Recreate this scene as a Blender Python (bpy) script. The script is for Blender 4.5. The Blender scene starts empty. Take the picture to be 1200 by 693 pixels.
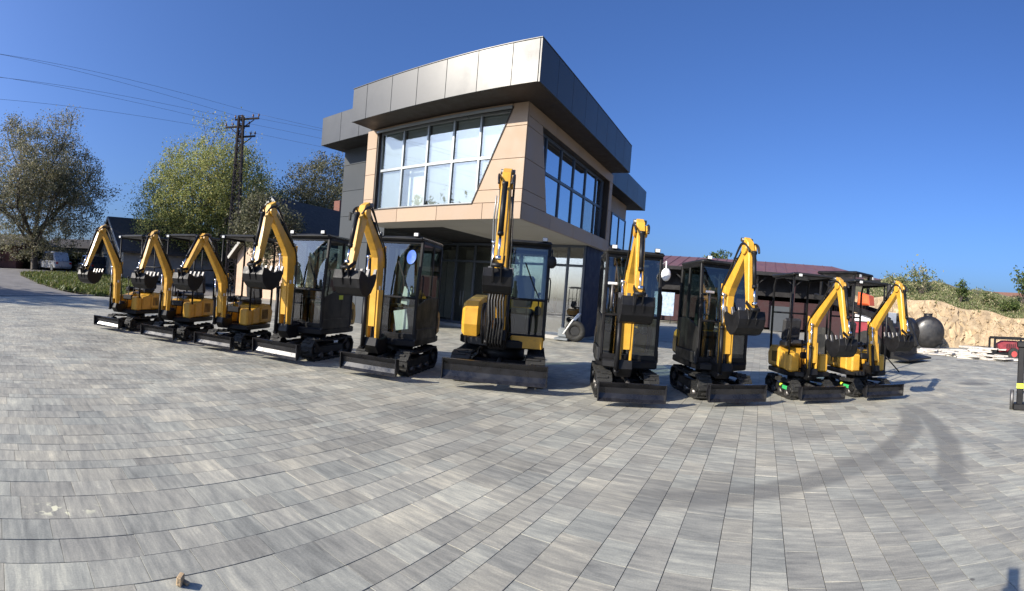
import bpy, math, random
import numpy as np
from mathutils import Vector, Matrix

# ------------------------------------------------------------------ camera, world, sun, exposure
SC = bpy.context.scene
R_ = math.radians
AX = R_(29.4)                       # bearing of the paving joints / building axis
EYE = 1.5
SUN_AZ, SUN_EL = R_(-119.9), R_(26.0)

cam = bpy.data.cameras.new('camera'); cam_o = bpy.data.objects.new('camera', cam)
SC.collection.objects.link(cam_o); SC.camera = cam_o
SC.render.engine = 'CYCLES'
cam.type = 'PANO'; cam.panorama_type = 'CENTRAL_CYLINDRICAL'
FPX = 572.0
cam.central_cylindrical_range_u_min = -600 / FPX
cam.central_cylindrical_range_u_max = 600 / FPX
cam.central_cylindrical_range_v_min = -346.5 / FPX
cam.central_cylindrical_range_v_max = 346.5 / FPX
cam.central_cylindrical_radius = 1.0
cam.clip_start = 0.02; cam.clip_end = 6000
# camera looks along +Y, rolled 4.5 degrees (panorama hand held), pitched -0.1
cr, sr = math.cos(R_(4.5)), math.sin(R_(4.5))
cp, sp = math.cos(R_(-0.1)), math.sin(R_(-0.1))
def cam_dir(d):                     # camera coords (right, forward, up) -> world
    X = d[0] * cr - d[2] * sr; Z = d[0] * sr + d[2] * cr; Y = d[1]
    return Vector((X, Y * cp - Z * sp, Y * sp + Z * cp))
rx, fy, uz = cam_dir((1, 0, 0)), cam_dir((0, 1, 0)), cam_dir((0, 0, 1))
cam_o.matrix_world = Matrix(((rx.x, uz.x, -fy.x, 0), (rx.y, uz.y, -fy.y, 0), (rx.z, uz.z, -fy.z, EYE), (0, 0, 0, 1)))

W = bpy.data.worlds.new('World'); SC.world = W; W.use_nodes = True
nt = W.node_tree; bg = nt.nodes['Background']
sky = nt.nodes.new('ShaderNodeTexSky'); sky.sky_type = 'NISHITA'; sky.sun_disc = False
sky.sun_elevation = SUN_EL; sky.sun_rotation = SUN_AZ % (2 * math.pi)
sky.altitude = 100; sky.air_density = 1.0; sky.dust_density = 3.2; sky.ozone_density = 6.0
hs = nt.nodes.new('ShaderNodeMix'); hs.data_type = 'RGBA'; hs.blend_type = 'MULTIPLY'
hs.inputs[0].default_value = 1.0; hs.inputs[7].default_value = (0.90, 1.10, 1.50, 1)      # clear autumn blue
nt.links.new(sky.outputs[0], hs.inputs[6])
nt.links.new(hs.outputs[2], bg.inputs['Color']); bg.inputs['Strength'].default_value = 0.077

sun = bpy.data.lights.new('sun', 'SUN'); sun.energy = 5.0; sun.angle = R_(0.53); sun.color = (1.0, 0.915, 0.78)
sun_o = bpy.data.objects.new('sun', sun); SC.collection.objects.link(sun_o)
sv = Vector((math.sin(SUN_AZ) * math.cos(SUN_EL), math.cos(SUN_AZ) * math.cos(SUN_EL), math.sin(SUN_EL)))
sun_o.rotation_euler = sv.to_track_quat('Z', 'Y').to_euler(); sun_o.location = sv * 60

SC.view_settings.view_transform = 'Standard'; SC.view_settings.look = 'None'
SC.view_settings.gamma = 1.0; SC.view_settings.use_curve_mapping = False
SC.view_settings.exposure = 0.72
SC.cycles.max_bounces = 8; SC.cycles.diffuse_bounces = 2; SC.cycles.transparent_max_bounces = 16
SC.cycles.use_adaptive_sampling = True

rnd = random.Random(7)
NR = np.random.default_rng(11)
DR = Vector((math.sin(AX), math.cos(AX), 0)); DL = Vector((-math.cos(AX), math.sin(AX), 0))
def RL(r, l, z=0): return DR * r + DL * l + Vector((0, 0, z))
def polar(px, d):                   # bearing of a photo column and a distance -> ground point
    a = (px - 600) / FPX
    return Vector((math.sin(a) * d, math.cos(a) * d, 0))
def gz(x, y):                       # the road side of the yard rises gently
    return max(0.0, min(0.9, 0.045 * (-18.5 - x)))

# ------------------------------------------------------------------ materials
MATS = {}
def nodes_of(name):
    m = bpy.data.materials.new(name); m.use_nodes = True
    t = m.node_tree; b = t.nodes['Principled BSDF']; MATS[name] = m
    return m, t, b
def N(t, ty, **kw):
    n = t.nodes.new(ty)
    for k, v in kw.items():
        if k in n.inputs.keys(): n.inputs[k].default_value = v
        else: setattr(n, k, v)
    return n
def ramp(t, fac, stops):
    r = t.nodes.new('ShaderNodeValToRGB'); e = r.color_ramp.elements
    while len(e) < len(stops): e.new(0.5)
    for i, (p, c) in enumerate(stops):
        e[i].position = p; e[i].color = (*c, 1) if len(c) == 3 else c
    t.links.new(fac, r.inputs[0]); return r
def math_n(t, op, a, b=None, clamp=False):
    n = t.nodes.new('ShaderNodeMath'); n.operation = op; n.use_clamp = clamp
    for i, v in enumerate((a, b)):
        if v is None: continue
        if isinstance(v, (int, float)): n.inputs[i].default_value = v
        else: t.links.new(v, n.inputs[i])
    return n.outputs[0]
def mixc(t, fac, a, b, mode='MIX'):
    n = t.nodes.new('ShaderNodeMix'); n.data_type = 'RGBA'; n.blend_type = mode
    for s, v in ((0, fac), (6, a), (7, b)):
        if isinstance(v, (int, float)): n.inputs[s].default_value = v
        elif isinstance(v, tuple): n.inputs[s].default_value = (*v, 1) if len(v) == 3 else v
        else: t.links.new(v, n.inputs[s])
    return n.outputs[2]
def mat(name, col, rough=0.5, metal=0.0, vary=0.15, scale=6.0, bump=0.0, rvary=0.15, dirt=None, dirt_amt=0.4, coat=0.0, spec=0.5, ov=0.0):
    """painted / plain surface: colour with noise wear, roughness variation, optional dirt patches and relief"""
    m, t, b = nodes_of(name)
    tc = N(t, 'ShaderNodeTexCoord')
    no = N(t, 'ShaderNodeTexNoise', Scale=scale, Detail=6.0, Roughness=0.65); t.links.new(tc.outputs['Object'], no.inputs['Vector'])
    d = tuple(c * (1 - vary) for c in col); l = tuple(min(1, c * (1 + vary)) for c in col)
    rr = ramp(t, no.outputs[0], [(0.3, d), (0.7, l)])
    c = rr.outputs[0]
    if dirt:
        n2 = N(t, 'ShaderNodeTexNoise', Scale=scale * 0.6, Detail=8.0, Roughness=0.75); t.links.new(tc.outputs['Object'], n2.inputs['Vector'])
        k = ramp(t, n2.outputs[0], [(0.45, (0, 0, 0)), (0.75, (dirt_amt,) * 3)])
        c = mixc(t, k.outputs[0], c, dirt)
    if ov:                          # each piece a slightly different tone
        oi = N(t, 'ShaderNodeObjectInfo'); ro = ramp(t, oi.outputs['Random'], [(0.0, (1 - ov,) * 3), (1.0, (1 + ov,) * 3)])
        c = mixc(t, 1.0, c, ro.outputs[0], 'MULTIPLY')
    b.inputs['Specular IOR Level'].default_value = spec
    t.links.new(c, b.inputs['Base Color'])
    mr = N(t, 'ShaderNodeMapRange'); t.links.new(no.outputs[0], mr.inputs[0])
    mr.inputs[1].default_value = 0.3; mr.inputs[2].default_value = 0.7
    mr.inputs[3].default_value = max(0.02, rough - rvary); mr.inputs[4].default_value = min(1, rough + rvary)
    t.links.new(mr.outputs[0], b.inputs['Roughness'])
    b.inputs['Metallic'].default_value = metal
    if coat: b.inputs['Coat Weight'].default_value = coat
    if bump:
        n3 = N(t, 'ShaderNodeTexNoise', Scale=scale * 6, Detail=5.0); t.links.new(tc.outputs['Object'], n3.inputs['Vector'])
        bp = N(t, 'ShaderNodeBump', Strength=bump, Distance=0.02); t.links.new(n3.outputs[0], bp.inputs['Height'])
        t.links.new(bp.outputs[0], b.inputs['Normal'])
    return m
def glass(name, tint, refl=0.08, rough=0.02, gcol=(1, 1, 1)):
    """thin pane: tinted see-through plus mirror reflection that grows at grazing angles"""
    m, t, b = nodes_of(name); t.nodes.remove(b); out = t.nodes['Material Output']
    tr = N(t, 'ShaderNodeBsdfTransparent'); tr.inputs[0].default_value = (*tint, 1)
    gl = N(t, 'ShaderNodeBsdfGlossy'); gl.inputs['Roughness'].default_value = rough; gl.inputs['Color'].default_value = (*gcol, 1)
    tc = N(t, 'ShaderNodeTexCoord'); no = N(t, 'ShaderNodeTexNoise', Scale=1.3, Detail=1.0); t.links.new(tc.outputs['Object'], no.inputs['Vector'])
    bp = N(t, 'ShaderNodeBump', Strength=0.04, Distance=0.02); t.links.new(no.outputs[0], bp.inputs['Height']); t.links.new(bp.outputs[0], gl.inputs['Normal'])
    ge = N(t, 'ShaderNodeNewGeometry'); dt = t.nodes.new('ShaderNodeVectorMath'); dt.operation = 'DOT_PRODUCT'
    t.links.new(ge.outputs['Normal'], dt.inputs[0]); t.links.new(ge.outputs['Incoming'], dt.inputs[1])
    k = math_n(t, 'POWER', math_n(t, 'SUBTRACT', 1.0, math_n(t, 'ABSOLUTE', dt.outputs['Value'])), 5.0)      # same from both sides of the pane
    f = math_n(t, 'ADD', math_n(t, 'MULTIPLY', k, 0.9), refl + 0.04, True)
    mx = N(t, 'ShaderNodeMixShader'); t.links.new(f, mx.inputs[0]); t.links.new(tr.outputs[0], mx.inputs[1]); t.links.new(gl.outputs[0], mx.inputs[2])
    t.links.new(mx.outputs[0], out.inputs[0]); return m
def leafmat(name, stops, trans=0.35):
    m, t, b = nodes_of(name); out = t.nodes['Material Output']
    g = N(t, 'ShaderNodeNewGeometry'); rr = ramp(t, g.outputs['Random Per Island'], stops)
    t.links.new(rr.outputs[0], b.inputs['Base Color']); b.inputs['Roughness'].default_value = 0.55
    b.inputs['Specular IOR Level'].default_value = 0.3
    tl = N(t, 'ShaderNodeBsdfTranslucent'); t.links.new(rr.outputs[0], tl.inputs[0])
    mx = N(t, 'ShaderNodeMixShader'); mx.inputs[0].default_value = trans
    t.links.new(b.outputs[0], mx.inputs[1]); t.links.new(tl.outputs[0], mx.inputs[2]); t.links.new(mx.outputs[0], out.inputs[0])
    return m

def paver_mat():
    m, t, b = nodes_of('paver_stone')
    g = N(t, 'ShaderNodeNewGeometry'); oi = N(t, 'ShaderNodeObjectInfo')
    at = N(t, 'ShaderNodeAttribute', attribute_name='tone')
    mp = N(t, 'ShaderNodeMapping'); mp.vector_type = 'POINT'; mp.inputs['Rotation'].default_value = (0, 0, -(math.pi / 2 - AX))
    t.links.new(g.outputs['Position'], mp.inputs['Vector'])
    sep = N(t, 'ShaderNodeSeparateXYZ'); t.links.new(mp.outputs[0], sep.inputs[0])   # X = along R, Y = along L
    rn = math_n(t, 'FRACT', math_n(t, 'ADD', at.outputs['Fac'], oi.outputs['Random']))
    # streaks run across each paver (along L), shifted per stone
    cmb = N(t, 'ShaderNodeCombineXYZ')
    t.links.new(math_n(t, 'MULTIPLY', sep.outputs[0], 19.0), cmb.inputs[0])
    t.links.new(math_n(t, 'MULTIPLY', sep.outputs[1], 2.6), cmb.inputs[1])
    t.links.new(math_n(t, 'MULTIPLY', rn, 9.0), cmb.inputs[2])
    st = N(t, 'ShaderNodeTexNoise', Scale=1.0, Detail=8.0, Roughness=0.72, Distortion=0.25); t.links.new(cmb.outputs[0], st.inputs['Vector'])
    n1 = N(t, 'ShaderNodeTexNoise', Scale=0.75, Detail=7.0, Roughness=0.62); t.links.new(mp.outputs[0], n1.inputs['Vector'])   # clouds over the yard
    n2 = N(t, 'ShaderNodeTexNoise', Scale=90.0, Detail=3.0, Roughness=0.7); t.links.new(mp.outputs[0], n2.inputs['Vector'])   # grit
    v = math_n(t, 'ADD', math_n(t, 'MULTIPLY', st.outputs[0], 0.66), math_n(t, 'MULTIPLY', rn, 0.11))
    v = math_n(t, 'ADD', v, math_n(t, 'MULTIPLY', n1.outputs[0], 0.46))
    v = math_n(t, 'ADD', v, math_n(t, 'MULTIPLY', n2.outputs[0], 0.22))
    base = ramp(t, v, [(0.49, (0.132, 0.131, 0.116)), (0.64, (0.238, 0.234, 0.206)), (0.77, (0.345, 0.333, 0.282)), (0.92, (0.56, 0.525, 0.415))])
    col = base.outputs[0]
    # a few stones are warm, a few cool
    warm = ramp(t, math_n(t, 'FRACT', math_n(t, 'MULTIPLY', rn, 7.31)), [(0.0, (1.0, 0.98, 0.94)), (0.5, (1, 0.995, 0.98)), (1.0, (0.97, 1.0, 1.0))])
    col = mixc(t, 1.0, col, warm.outputs[0], 'MULTIPLY')
    # tyre arcs and oil smudges: marks that lie on the stones
    def dist(cx, cy, sx=1.0, sy=1.0):
        a = math_n(t, 'MULTIPLY', math_n(t, 'SUBTRACT', sep.outputs[0], cx), sx)
        c = math_n(t, 'MULTIPLY', math_n(t, 'SUBTRACT', sep.outputs[1], cy), sy)
        return math_n(t, 'SQRT', math_n(t, 'ADD', math_n(t, 'MULTIPLY', a, a), math_n(t, 'MULTIPLY', c, c)))
    def soft(x, lo, hi):            # 1 below lo, 0 above hi
        r = N(t, 'ShaderNodeMapRange'); r.interpolation_type = 'SMOOTHSTEP'; t.links.new(x, r.inputs[0])
        for i, q in ((1, lo), (2, hi), (3, 1.0), (4, 0.0)): r.inputs[i].default_value = q
        return r.outputs[0]
    def arc(cx, cy, rad, w, gx, gy, glen):
        band = soft(math_n(t, 'ABSOLUTE', math_n(t, 'SUBTRACT', dist(cx, cy), rad)), w * 0.45, w)
        return math_n(t, 'MULTIPLY', band, soft(dist(gx, gy), glen * 0.65, glen))
    nz = ramp(t, n1.outputs[0], [(0.30, (0.45,) * 3), (0.52, (1.0,) * 3)])
    marks = math_n(t, 'MAXIMUM', arc(8.78, 2.88, 5.48, 0.23, 5.6, -1.2, 3.4), arc(8.20, 5.78, 8.53, 0.21, 6.4, -2.4, 2.6))
    smg = math_n(t, 'MAXIMUM', soft(dist(4.12, 0.2, 2.2, 0.8), 0.15, 0.75), soft(dist(3.86, -1.25, 2.0, 0.9), 0.1, 0.7))
    smg = math_n(t, 'MAXIMUM', smg, soft(dist(4.6, 3.6, 1.0, 0.5), 0.1, 0.9))
    marks = math_n(t, 'MAXIMUM', math_n(t, 'MULTIPLY', marks, 0.95), math_n(t, 'MULTIPLY', smg, 0.6))
    tread = ramp(t, n2.outputs[0], [(0.35, (0.45,) * 3), (0.6, (1.0,) * 3)])
    marks = math_n(t, 'MULTIPLY', math_n(t, 'MULTIPLY', marks, nz.outputs[0]), tread.outputs[0])
    leak = soft(dist(11.63, -5.45, 1.5, 1.0), 0.2, 0.75)
    marks = math_n(t, 'MAXIMUM', marks, math_n(t, 'MULTIPLY', leak, 0.9))
    col = mixc(t, math_n(t, 'MULTIPLY', marks, 0.85), col, (0.118, 0.117, 0.107))
    # small spots of pale paint
    vs = N(t, 'ShaderNodeTexNoise', Scale=14.0, Detail=2.0); t.links.new(mp.outputs[0], vs.inputs['Vector'])
    sp_ = math_n(t, 'MULTIPLY', soft(dist(0.45, 2.87, 1.0, 3.0), 0.1, 0.32), ramp(t, vs.outputs[0], [(0.56, (0, 0, 0)), (0.62, (1, 1, 1))]).outputs[0])
    col = mixc(t, math_n(t, 'MULTIPLY', sp_, 0.8), col, (0.75, 0.72, 0.5))
    # scattered small dark droppings
    vo = N(t, 'ShaderNodeTexVoronoi', Scale=1.6); t.links.new(mp.outputs[0], vo.inputs['Vector'])
    dots = soft(vo.outputs['Distance'], 0.015, 0.035)
    col = mixc(t, math_n(t, 'MULTIPLY', dots, 0.7), col, (0.06, 0.055, 0.05))
    t.links.new(col, b.inputs['Base Color'])
    rg = ramp(t, v, [(0.3, (0.62,) * 3), (0.8, (0.82,) * 3)]); t.links.new(rg.outputs[0], b.inputs['Roughness'])
    b.inputs['Specular IOR Level'].default_value = 0.35
    bp = N(t, 'ShaderNodeBump', Strength=0.25, Distance=0.004); t.links.new(math_n(t, 'ADD', n2.outputs[0], st.outputs[0]), bp.inputs['Height'])
    t.links.new(bp.outputs[0], b.inputs['Normal'])
    return m
M_PAVER = paver_mat()
M_JOINT = mat('joint_sand', (0.085, 0.082, 0.074), 0.95, vary=0.4, scale=3)
M_YARD = mat('far_paving', (0.28, 0.272, 0.235), 0.85, vary=0.25, scale=1.6, bump=0.2)
M_EARTH = mat('earth_grass', (0.12, 0.11, 0.06), 0.95, vary=0.5, scale=0.35, bump=0.6)
M_ASPH = mat('old_asphalt', (0.16, 0.15, 0.14), 0.9, vary=0.25, scale=0.8, bump=0.3)
M_KERB = mat('kerb_concrete', (0.34, 0.33, 0.31), 0.85, vary=0.2, scale=3, bump=0.3)
M_YEL = mat('yellow_paint', (0.64, 0.345, 0.036), 0.42, vary=0.12, scale=4.5, dirt=(0.20, 0.115, 0.035), dirt_amt=0.6, coat=0.1)
M_BLK = mat('black_paint', (0.007, 0.007, 0.008), 0.50, vary=0.35, scale=5, dirt=(0.025, 0.023, 0.02), dirt_amt=0.4, spec=0.28)
M_GRY = mat('dark_grey_paint', (0.013, 0.0135, 0.014), 0.48, vary=0.3, scale=5, dirt=(0.04, 0.036, 0.03), dirt_amt=0.4, spec=0.35)
M_BLADE = mat('blade_steel', (0.010, 0.010, 0.012), 0.33, metal=0.0, vary=0.4, scale=6, dirt=(0.05, 0.045, 0.04), dirt_amt=0.3)
M_RUB = mat('rubber', (0.012, 0.012, 0.011), 0.75, vary=0.3, scale=9, dirt=(0.07, 0.064, 0.052), dirt_amt=0.5, bump=0.4)
M_CHROME = mat('chrome_rod', (0.75, 0.76, 0.78), 0.15, metal=1.0, vary=0.05, scale=3, rvary=0.05)
M_STEEL = mat('worn_steel', (0.17, 0.165, 0.16), 0.5, metal=0.8, vary=0.3, scale=14, dirt=(0.10, 0.08, 0.06))
M_HOSE = mat('hose_rubber', (0.014, 0.014, 0.014), 0.5, vary=0.3, scale=20)
M_WHITE = mat('white_plastic', (0.78, 0.78, 0.76), 0.35, vary=0.08, scale=6)
M_GREEN = mat('green_tag', (0.04, 0.42, 0.12), 0.45, vary=0.12, scale=9)
M_LIME = mat('lime_label', (0.62, 0.72, 0.05), 0.45, vary=0.08, scale=9)
M_BLUE = mat('blue_label', (0.045, 0.14, 0.55), 0.6, vary=0.08, scale=9)
M_SEAT = mat('seat_vinyl', (0.02, 0.02, 0.022), 0.55, vary=0.25, scale=12, bump=0.2)
M_CABG = glass('cab_glass', (0.60, 0.70, 0.66), 0.07)
M_WIND = glass('mirror_window_glass', (0.45, 0.50, 0.55), 0.42, gcol=(0.85, 0.93, 1.0))
M_WINL = glass('clear_window_glass', (0.88, 0.92, 0.91), 0.09, gcol=(0.95, 0.92, 0.86))
M_DOORG = glass('door_glass', (0.78, 0.80, 0.77), 0.17)
M_ALU = mat('anthracite_panel', (0.042, 0.045, 0.049), 0.36, metal=0.0, vary=0.10, scale=0.8, rvary=0.04, ov=0.06, spec=0.27)
M_GWALL = mat('grey_cladding', (0.052, 0.058, 0.064), 0.6, metal=0.0, vary=0.10, scale=1.0, ov=0.06, spec=0.15)
M_BEIGE = mat('beige_cladding', (0.35, 0.252, 0.172), 0.6, vary=0.09, scale=1.2, ov=0.06, spec=0.35)
M_SOFF = mat('soffit_panel', (0.40, 0.385, 0.35), 0.6, vary=0.06, scale=1.0, ov=0.04)
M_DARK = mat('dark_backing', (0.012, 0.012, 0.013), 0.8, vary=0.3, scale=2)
M_FRAMEL = mat('silver_frame', (0.23, 0.25, 0.26), 0.4, metal=0.3, vary=0.06, scale=4)
M_FRAMED = mat('blue_grey_frame', (0.06, 0.075, 0.10), 0.4, vary=0.1, scale=4)
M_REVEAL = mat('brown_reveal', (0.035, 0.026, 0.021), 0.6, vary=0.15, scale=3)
M_BLIND = mat('white_blind', (0.25, 0.255, 0.25), 0.7, vary=0.06, scale=2, ov=0.10)
M_CURT = mat('grey_curtain', (0.62, 0.61, 0.58), 0.9, vary=0.12, scale=5)
M_PLAST = mat('pale_plaster', (0.62, 0.53, 0.42), 0.85, vary=0.12, scale=1.5, bump=0.2)
M_WPLAST = mat('white_plaster', (0.42, 0.405, 0.37), 0.85, vary=0.12, scale=1.5, bump=0.2)
M_BRICKR = mat('red_brick_wall', (0.17, 0.075, 0.055), 0.9, vary=0.25, scale=5, bump=0.3)
M_ROOFG = mat('grey_roof_tiles', (0.075, 0.068, 0.062), 0.9, vary=0.3, scale=5, bump=0.4, spec=0.12)
M_ROOFM = mat('maroon_roof_sheet', (0.13, 0.058, 0.062), 0.6, vary=0.2, scale=1.5, dirt=(0.12, 0.09, 0.085), dirt_amt=0.6)
M_MAROON = mat('maroon_paint', (0.032, 0.010, 0.012), 0.8, vary=0.25, scale=2)  # maroon darkened: shade on the wall under the shed roof put into colour
M_SHED = mat('shed_cladding', (0.007, 0.006, 0.007), 0.8, vary=0.3, scale=1.5)  # near black, so the shade inside the open shed is in the colour
M_REDP = mat('red_paint', (0.45, 0.05, 0.045), 0.45, vary=0.2, scale=4, dirt=(0.12, 0.06, 0.05))
M_ORANGE = mat('orange_red_paint', (0.72, 0.12, 0.035), 0.45, vary=0.15, scale=4, dirt=(0.2, 0.08, 0.05))
M_TANK = mat('black_polyethylene', (0.012, 0.012, 0.013), 0.42, vary=0.3, scale=3, dirt=(0.07, 0.06, 0.05), dirt_amt=0.4)
M_SAND = mat('dry_sand', (0.39, 0.295, 0.18), 0.95, vary=0.28, scale=1.4, bump=1.0, dirt=(0.22, 0.15, 0.085), dirt_amt=0.8)
M_SLAB = mat('pale_stone', (0.52, 0.48, 0.42), 0.85, vary=0.25, scale=4, bump=0.4)
M_WOOD = mat('raw_wood', (0.42, 0.30, 0.17), 0.8, vary=0.25, scale=12, bump=0.3)
M_OLDWOOD = mat('dark_old_wood', (0.07, 0.055, 0.045), 0.85, vary=0.35, scale=8, bump=0.4)
M_BARK = mat('bark', (0.085, 0.07, 0.058), 0.9, vary=0.35, scale=5, bump=0.6)
M_LATT = mat('rusty_lattice', (0.055, 0.042, 0.035), 0.75, vary=0.35, scale=3, metal=0.2)
M_WIRE = mat('cable', (0.05, 0.05, 0.055), 0.6, vary=0.1)
M_INSUL = mat('porcelain', (0.18, 0.10, 0.07), 0.3, vary=0.1)
M_CARS = mat('silver_car_paint', (0.50, 0.51, 0.53), 0.3, metal=0.5, vary=0.05, scale=2, coat=0.5)
M_CARD = mat('dark_car_paint', (0.03, 0.035, 0.045), 0.3, metal=0.2, vary=0.05, scale=2, coat=0.5)
M_CARG = glass('car_glass', (0.15, 0.17, 0.18), 0.12)
M_LAMP = mat('lamp_lens', (0.70, 0.70, 0.66), 0.2, vary=0.05)
M_REDL = mat('red_lens', (0.4, 0.02, 0.02), 0.25, vary=0.05)
M_SKIN = mat('skin', (0.52, 0.32, 0.22), 0.55, vary=0.08)
M_JACKET = mat('navy_jacket', (0.03, 0.04, 0.07), 0.85, vary=0.2, scale=9, bump=0.3)
M_TROUS = mat('jeans', (0.07, 0.09, 0.15), 0.9, vary=0.2, scale=9, bump=0.3)
M_HAIR = mat('dark_hair', (0.02, 0.015, 0.012), 0.6, vary=0.3, scale=20)
M_PHONE = mat('phone_case', (0.015, 0.015, 0.017), 0.35, vary=0.1)
M_LEAF_BRN = leafmat('brown_green_leaves', [(0.0, (0.08, 0.09, 0.045)), (0.45, (0.18, 0.18, 0.095)), (0.75, (0.29, 0.255, 0.15)), (1.0, (0.40, 0.37, 0.29))], 0.4)
M_LEAF_YEL = leafmat('yellow_green_leaves', [(0.0, (0.14, 0.17, 0.055)), (0.5, (0.30, 0.335, 0.115)), (0.85, (0.42, 0.41, 0.15)), (1.0, (0.52, 0.45, 0.16))], 0.5)
M_LEAF_GRY = leafmat('grey_green_leaves', [(0.0, (0.055, 0.06, 0.03)), (0.5, (0.125, 0.13, 0.07)), (0.85, (0.19, 0.18, 0.10)), (1.0, (0.26, 0.23, 0.15))])
M_LEAF_GRN = leafmat('green_leaves', [(0.0, (0.035, 0.06, 0.015)), (0.5, (0.075, 0.11, 0.028)), (1.0, (0.14, 0.16, 0.05))])
M_LEAF_DRK = leafmat('dark_hedge_leaves', [(0.0, (0.02, 0.028, 0.012)), (0.6, (0.045, 0.055, 0.022)), (1.0, (0.09, 0.08, 0.04))], 0.2)
M_LEAF_SCR = leafmat('dry_scrub_leaves', [(0.0, (0.08, 0.11, 0.04)), (0.5, (0.17, 0.20, 0.08)), (0.8, (0.30, 0.28, 0.15)), (1.0, (0.45, 0.39, 0.25))])
M_GRASS = leafmat('grass_blades', [(0.0, (0.06, 0.09, 0.02)), (0.6, (0.13, 0.16, 0.04)), (1.0, (0.24, 0.21, 0.09))])

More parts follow.
